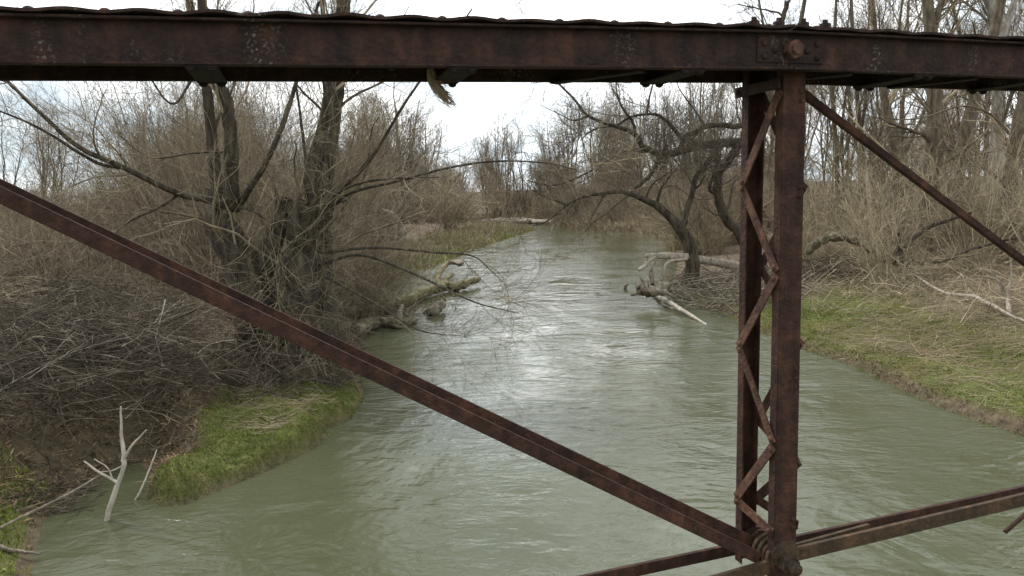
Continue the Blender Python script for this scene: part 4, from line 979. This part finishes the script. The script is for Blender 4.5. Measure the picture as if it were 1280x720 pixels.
sticks('dead_stalks', 1700, region([(1085, 432), (1290, 470), (1330, 420), (1290, 375), (1150, 378), (1070, 405)], (0, .14)), None, None, 37, (.4, 1.7), (.004, .011), .06, M['deadgrass'], 0, -.05, 'stuff', .35)
sticks('bank_straw', 900, region([(1020, 425), (1100, 462), (1290, 530), (1290, 470), (1120, 425), (1030, 400)], (0, .06)), None, None, 44, (.2, .9), (.004, .009), .08, M['deadgrass'], 0, -.08, 'stuff')
sticks('dead_twigs', 1100, region([(1010, 395), (1100, 400), (1350, 420), (1350, 320), (1010, 335)], (0, .9)), None, None, 38, (.6, 2.2), (.005, .014), .5, M['twig_tan'], 3, -.15, 'stuff')
sticks('bank_twigs', 2600, region([(-100, 400), (260, 420), (300, 360), (260, 310), (-100, 310)], (0, 1.6)), None, None, 39, (.7, 2.2), (.005, .013), .6, M['twig'], 3, -.2, 'stuff')

# ------------------------------------------------------------------ grass, moss, leaves
def blades(name, pts, hgt, wid, m, seed, lean=.5, kind='stuff'):
    rg = np.random.default_rng(seed); n = len(pts); h = rg.uniform(*hgt, n); w = rg.uniform(*wid, n); a = rg.uniform(0, 6.28, n); l = rg.normal(0, lean, (n, 2))
    z = np.maximum(height(pts[:, 0], pts[:, 1]), 0) - .01; b = np.column_stack([pts, z]); s = np.stack([np.cos(a), np.sin(a), 0 * a], -1)
    tip = b + np.column_stack([l * h[:, None], h * np.sqrt(np.clip(1 - (l ** 2).sum(1) * .4, .15, 1))]); mid = b + (tip - b) * .55 + np.array([0, 0, 1]) * (h * .12)[:, None]
    V = np.stack([b - s * (w / 2)[:, None], b + s * (w / 2)[:, None], mid + s * (w * .4)[:, None], mid - s * (w * .4)[:, None], tip], 1).reshape(-1, 3); i = np.arange(n) * 5
    me = mesh_np(name, [(V, np.stack([i, i + 1, i + 2, i + 3], -1))])
    # tips share the blade's vertices
    me.free_normals_split() if hasattr(me, 'free_normals_split') else None
    bm = None
    me2 = mesh_np(name, [(V, np.stack([i, i + 1, i + 2, i + 3], -1)), ])
    bpy.data.meshes.remove(me)
    q = np.stack([i, i + 1, i + 2, i + 3], -1); t = np.stack([i + 3, i + 2, i + 4], -1)
    bpy.data.meshes.remove(me2)
    me = bpy.data.meshes.new(name); me.vertices.add(len(V)); me.vertices.foreach_set('co', V.astype(np.float32).ravel())
    lp = np.concatenate([q.ravel(), t.ravel()]).astype(np.int32); me.loops.add(len(lp)); me.loops.foreach_set('vertex_index', lp)
    tot = np.concatenate([np.full(n, 4), np.full(n, 3)]).astype(np.int32); st = np.zeros(len(tot), np.int32); st[1:] = np.cumsum(tot)[:-1]
    me.polygons.add(len(tot)); me.polygons.foreach_set('loop_start', st); me.polygons.foreach_set('loop_total', tot); me.update(calc_edges=True)
    return tag(link(name, me, m), kind=kind)
def pick(n, box, fn, seed):
    rg = np.random.default_rng(seed); out = np.empty((0, 2))
    for _ in range(30):
        q = rg.uniform((box[0], box[1]), (box[2], box[3]), (n * 2, 2)); d, l, dm = bank(q[:, 0], q[:, 1]); p = fn(q[:, 0], q[:, 1], d, l, dm)
        out = np.vstack([out, q[rg.random(len(q)) < p]])
        if len(out) >= n: break
    return out[:n]
lo, hi = MP.min(0) - .3, MP.max(0) + .3
pm = pick(60000, (*lo, *hi), lambda x, y, d, l, dm: ((dm < .15) & (d > .0) & l) * np.clip(.75 + 1.3 * fbm(x * 1.5, y * 1.5, 2), .1, 1), 1)
fb = fbm(pm[:, 0] * 1.3, pm[:, 1] * 1.3, 91); kk = fb > -.03
blades('moss_grass', pm[kk], (.012, .045), (.008, .018), M['grass'], 2, .6); blades('olive_moss_grass', pm[~kk], (.012, .04), (.008, .02), M['moss'], 3, .8)
pg = pick(9000, (-9, 8.5, -5, 13.4), lambda x, y, d, l, dm: (l & (d > .02)) * np.clip(d * 2.2 + 1.6 * fbm(x * 2, y * 2, 44), 0, 1), 3); blades('corner_grass', pg, (.03, .1), (.008, .02), M['grass'], 4, .5)
pr = pick(110000, (3, 14, 20, 36), lambda x, y, d, l, dm: (~l & (d > .0) & (d < 9)) * np.clip(.35 + 2.6 * fbm(x * .7, y * .7, 31) + .4 * (1 - d / 3.5), 0.03, 1), 5)
kr = fbm(pr[:, 0] * 1.1, pr[:, 1] * 1.1, 93) + .12 * (np.random.default_rng(3).random(len(pr)) - .5) > .0
blades('bank_grass', pr[kr], (.015, .06), (.012, .026), M['grass'], 6, .8); blades('olive_bank_grass', pr[~kr], (.015, .07), (.012, .026), M['moss'], 26, .9)
pd = pick(50000, (3, 18, 26, 50), lambda x, y, d, l, dm: (~l & (d > 1.2)) * np.clip(.05 + 2.2 * fbm(x * .5, y * .5, 33) + .5 * ss((d - 5) / 4), 0, 1) * ss((d - 2) / 4), 7)
blades('dry_bank_grass', pd, (.05, .3), (.008, .02), M['deadgrass'], 8, .8)
ps = pick(40000, (-9, 42, 8, 125), lambda x, y, d, l, dm: (l & (d > .1) & (d < 9)) * 1.0, 9)
blades('spit_grass', ps[: len(ps) * 4 // 5], (.08, .26), (.03, .07), M['grass'], 10, .6); blades('spit_dry_grass', ps[len(ps) * 4 // 5:], (.25, .7), (.03, .06), M['deadgrass'], 11, .4)
pl = pick(36000, (-26, 14, -3, 50), lambda x, y, d, l, dm: (l & (d > .6) & (dm > .3)) * 1.0, 12); blades('dead_leaves', pl, (.04, .12), (.03, .07), M['leaf'], 13, 1.2)
pl = pick(8000, (-30, 24, -5, 60), lambda x, y, d, l, dm: (l & (d > 1.5) & (dm > .6)) * np.clip(.3 + 2 * fbm(x * .3, y * .3, 77), 0, 1), 14); blades('dead_meadow_grass', pl, (.3, 1.1), (.012, .03), M['deadgrass'], 15, .5)

pf = pick(26000, (-12, 60, 34, 150), lambda x, y, d, l, dm: (~l & (d > -.1) & (d < 7)) * 1.0, 16); blades('shore_dry_grass', pf, (.3, 1.2), (.04, .09), M['deadgrass'], 17, .6)
pl = pick(7000, (-12, 12, -4, 22), lambda x, y, d, l, dm: (l & (d > .1) & (d < 2.5) & (dm > .1)) * 1.0, 18); blades('bank_litter', pl, (.03, .12), (.015, .05), M['leaf'], 19, 1.4)
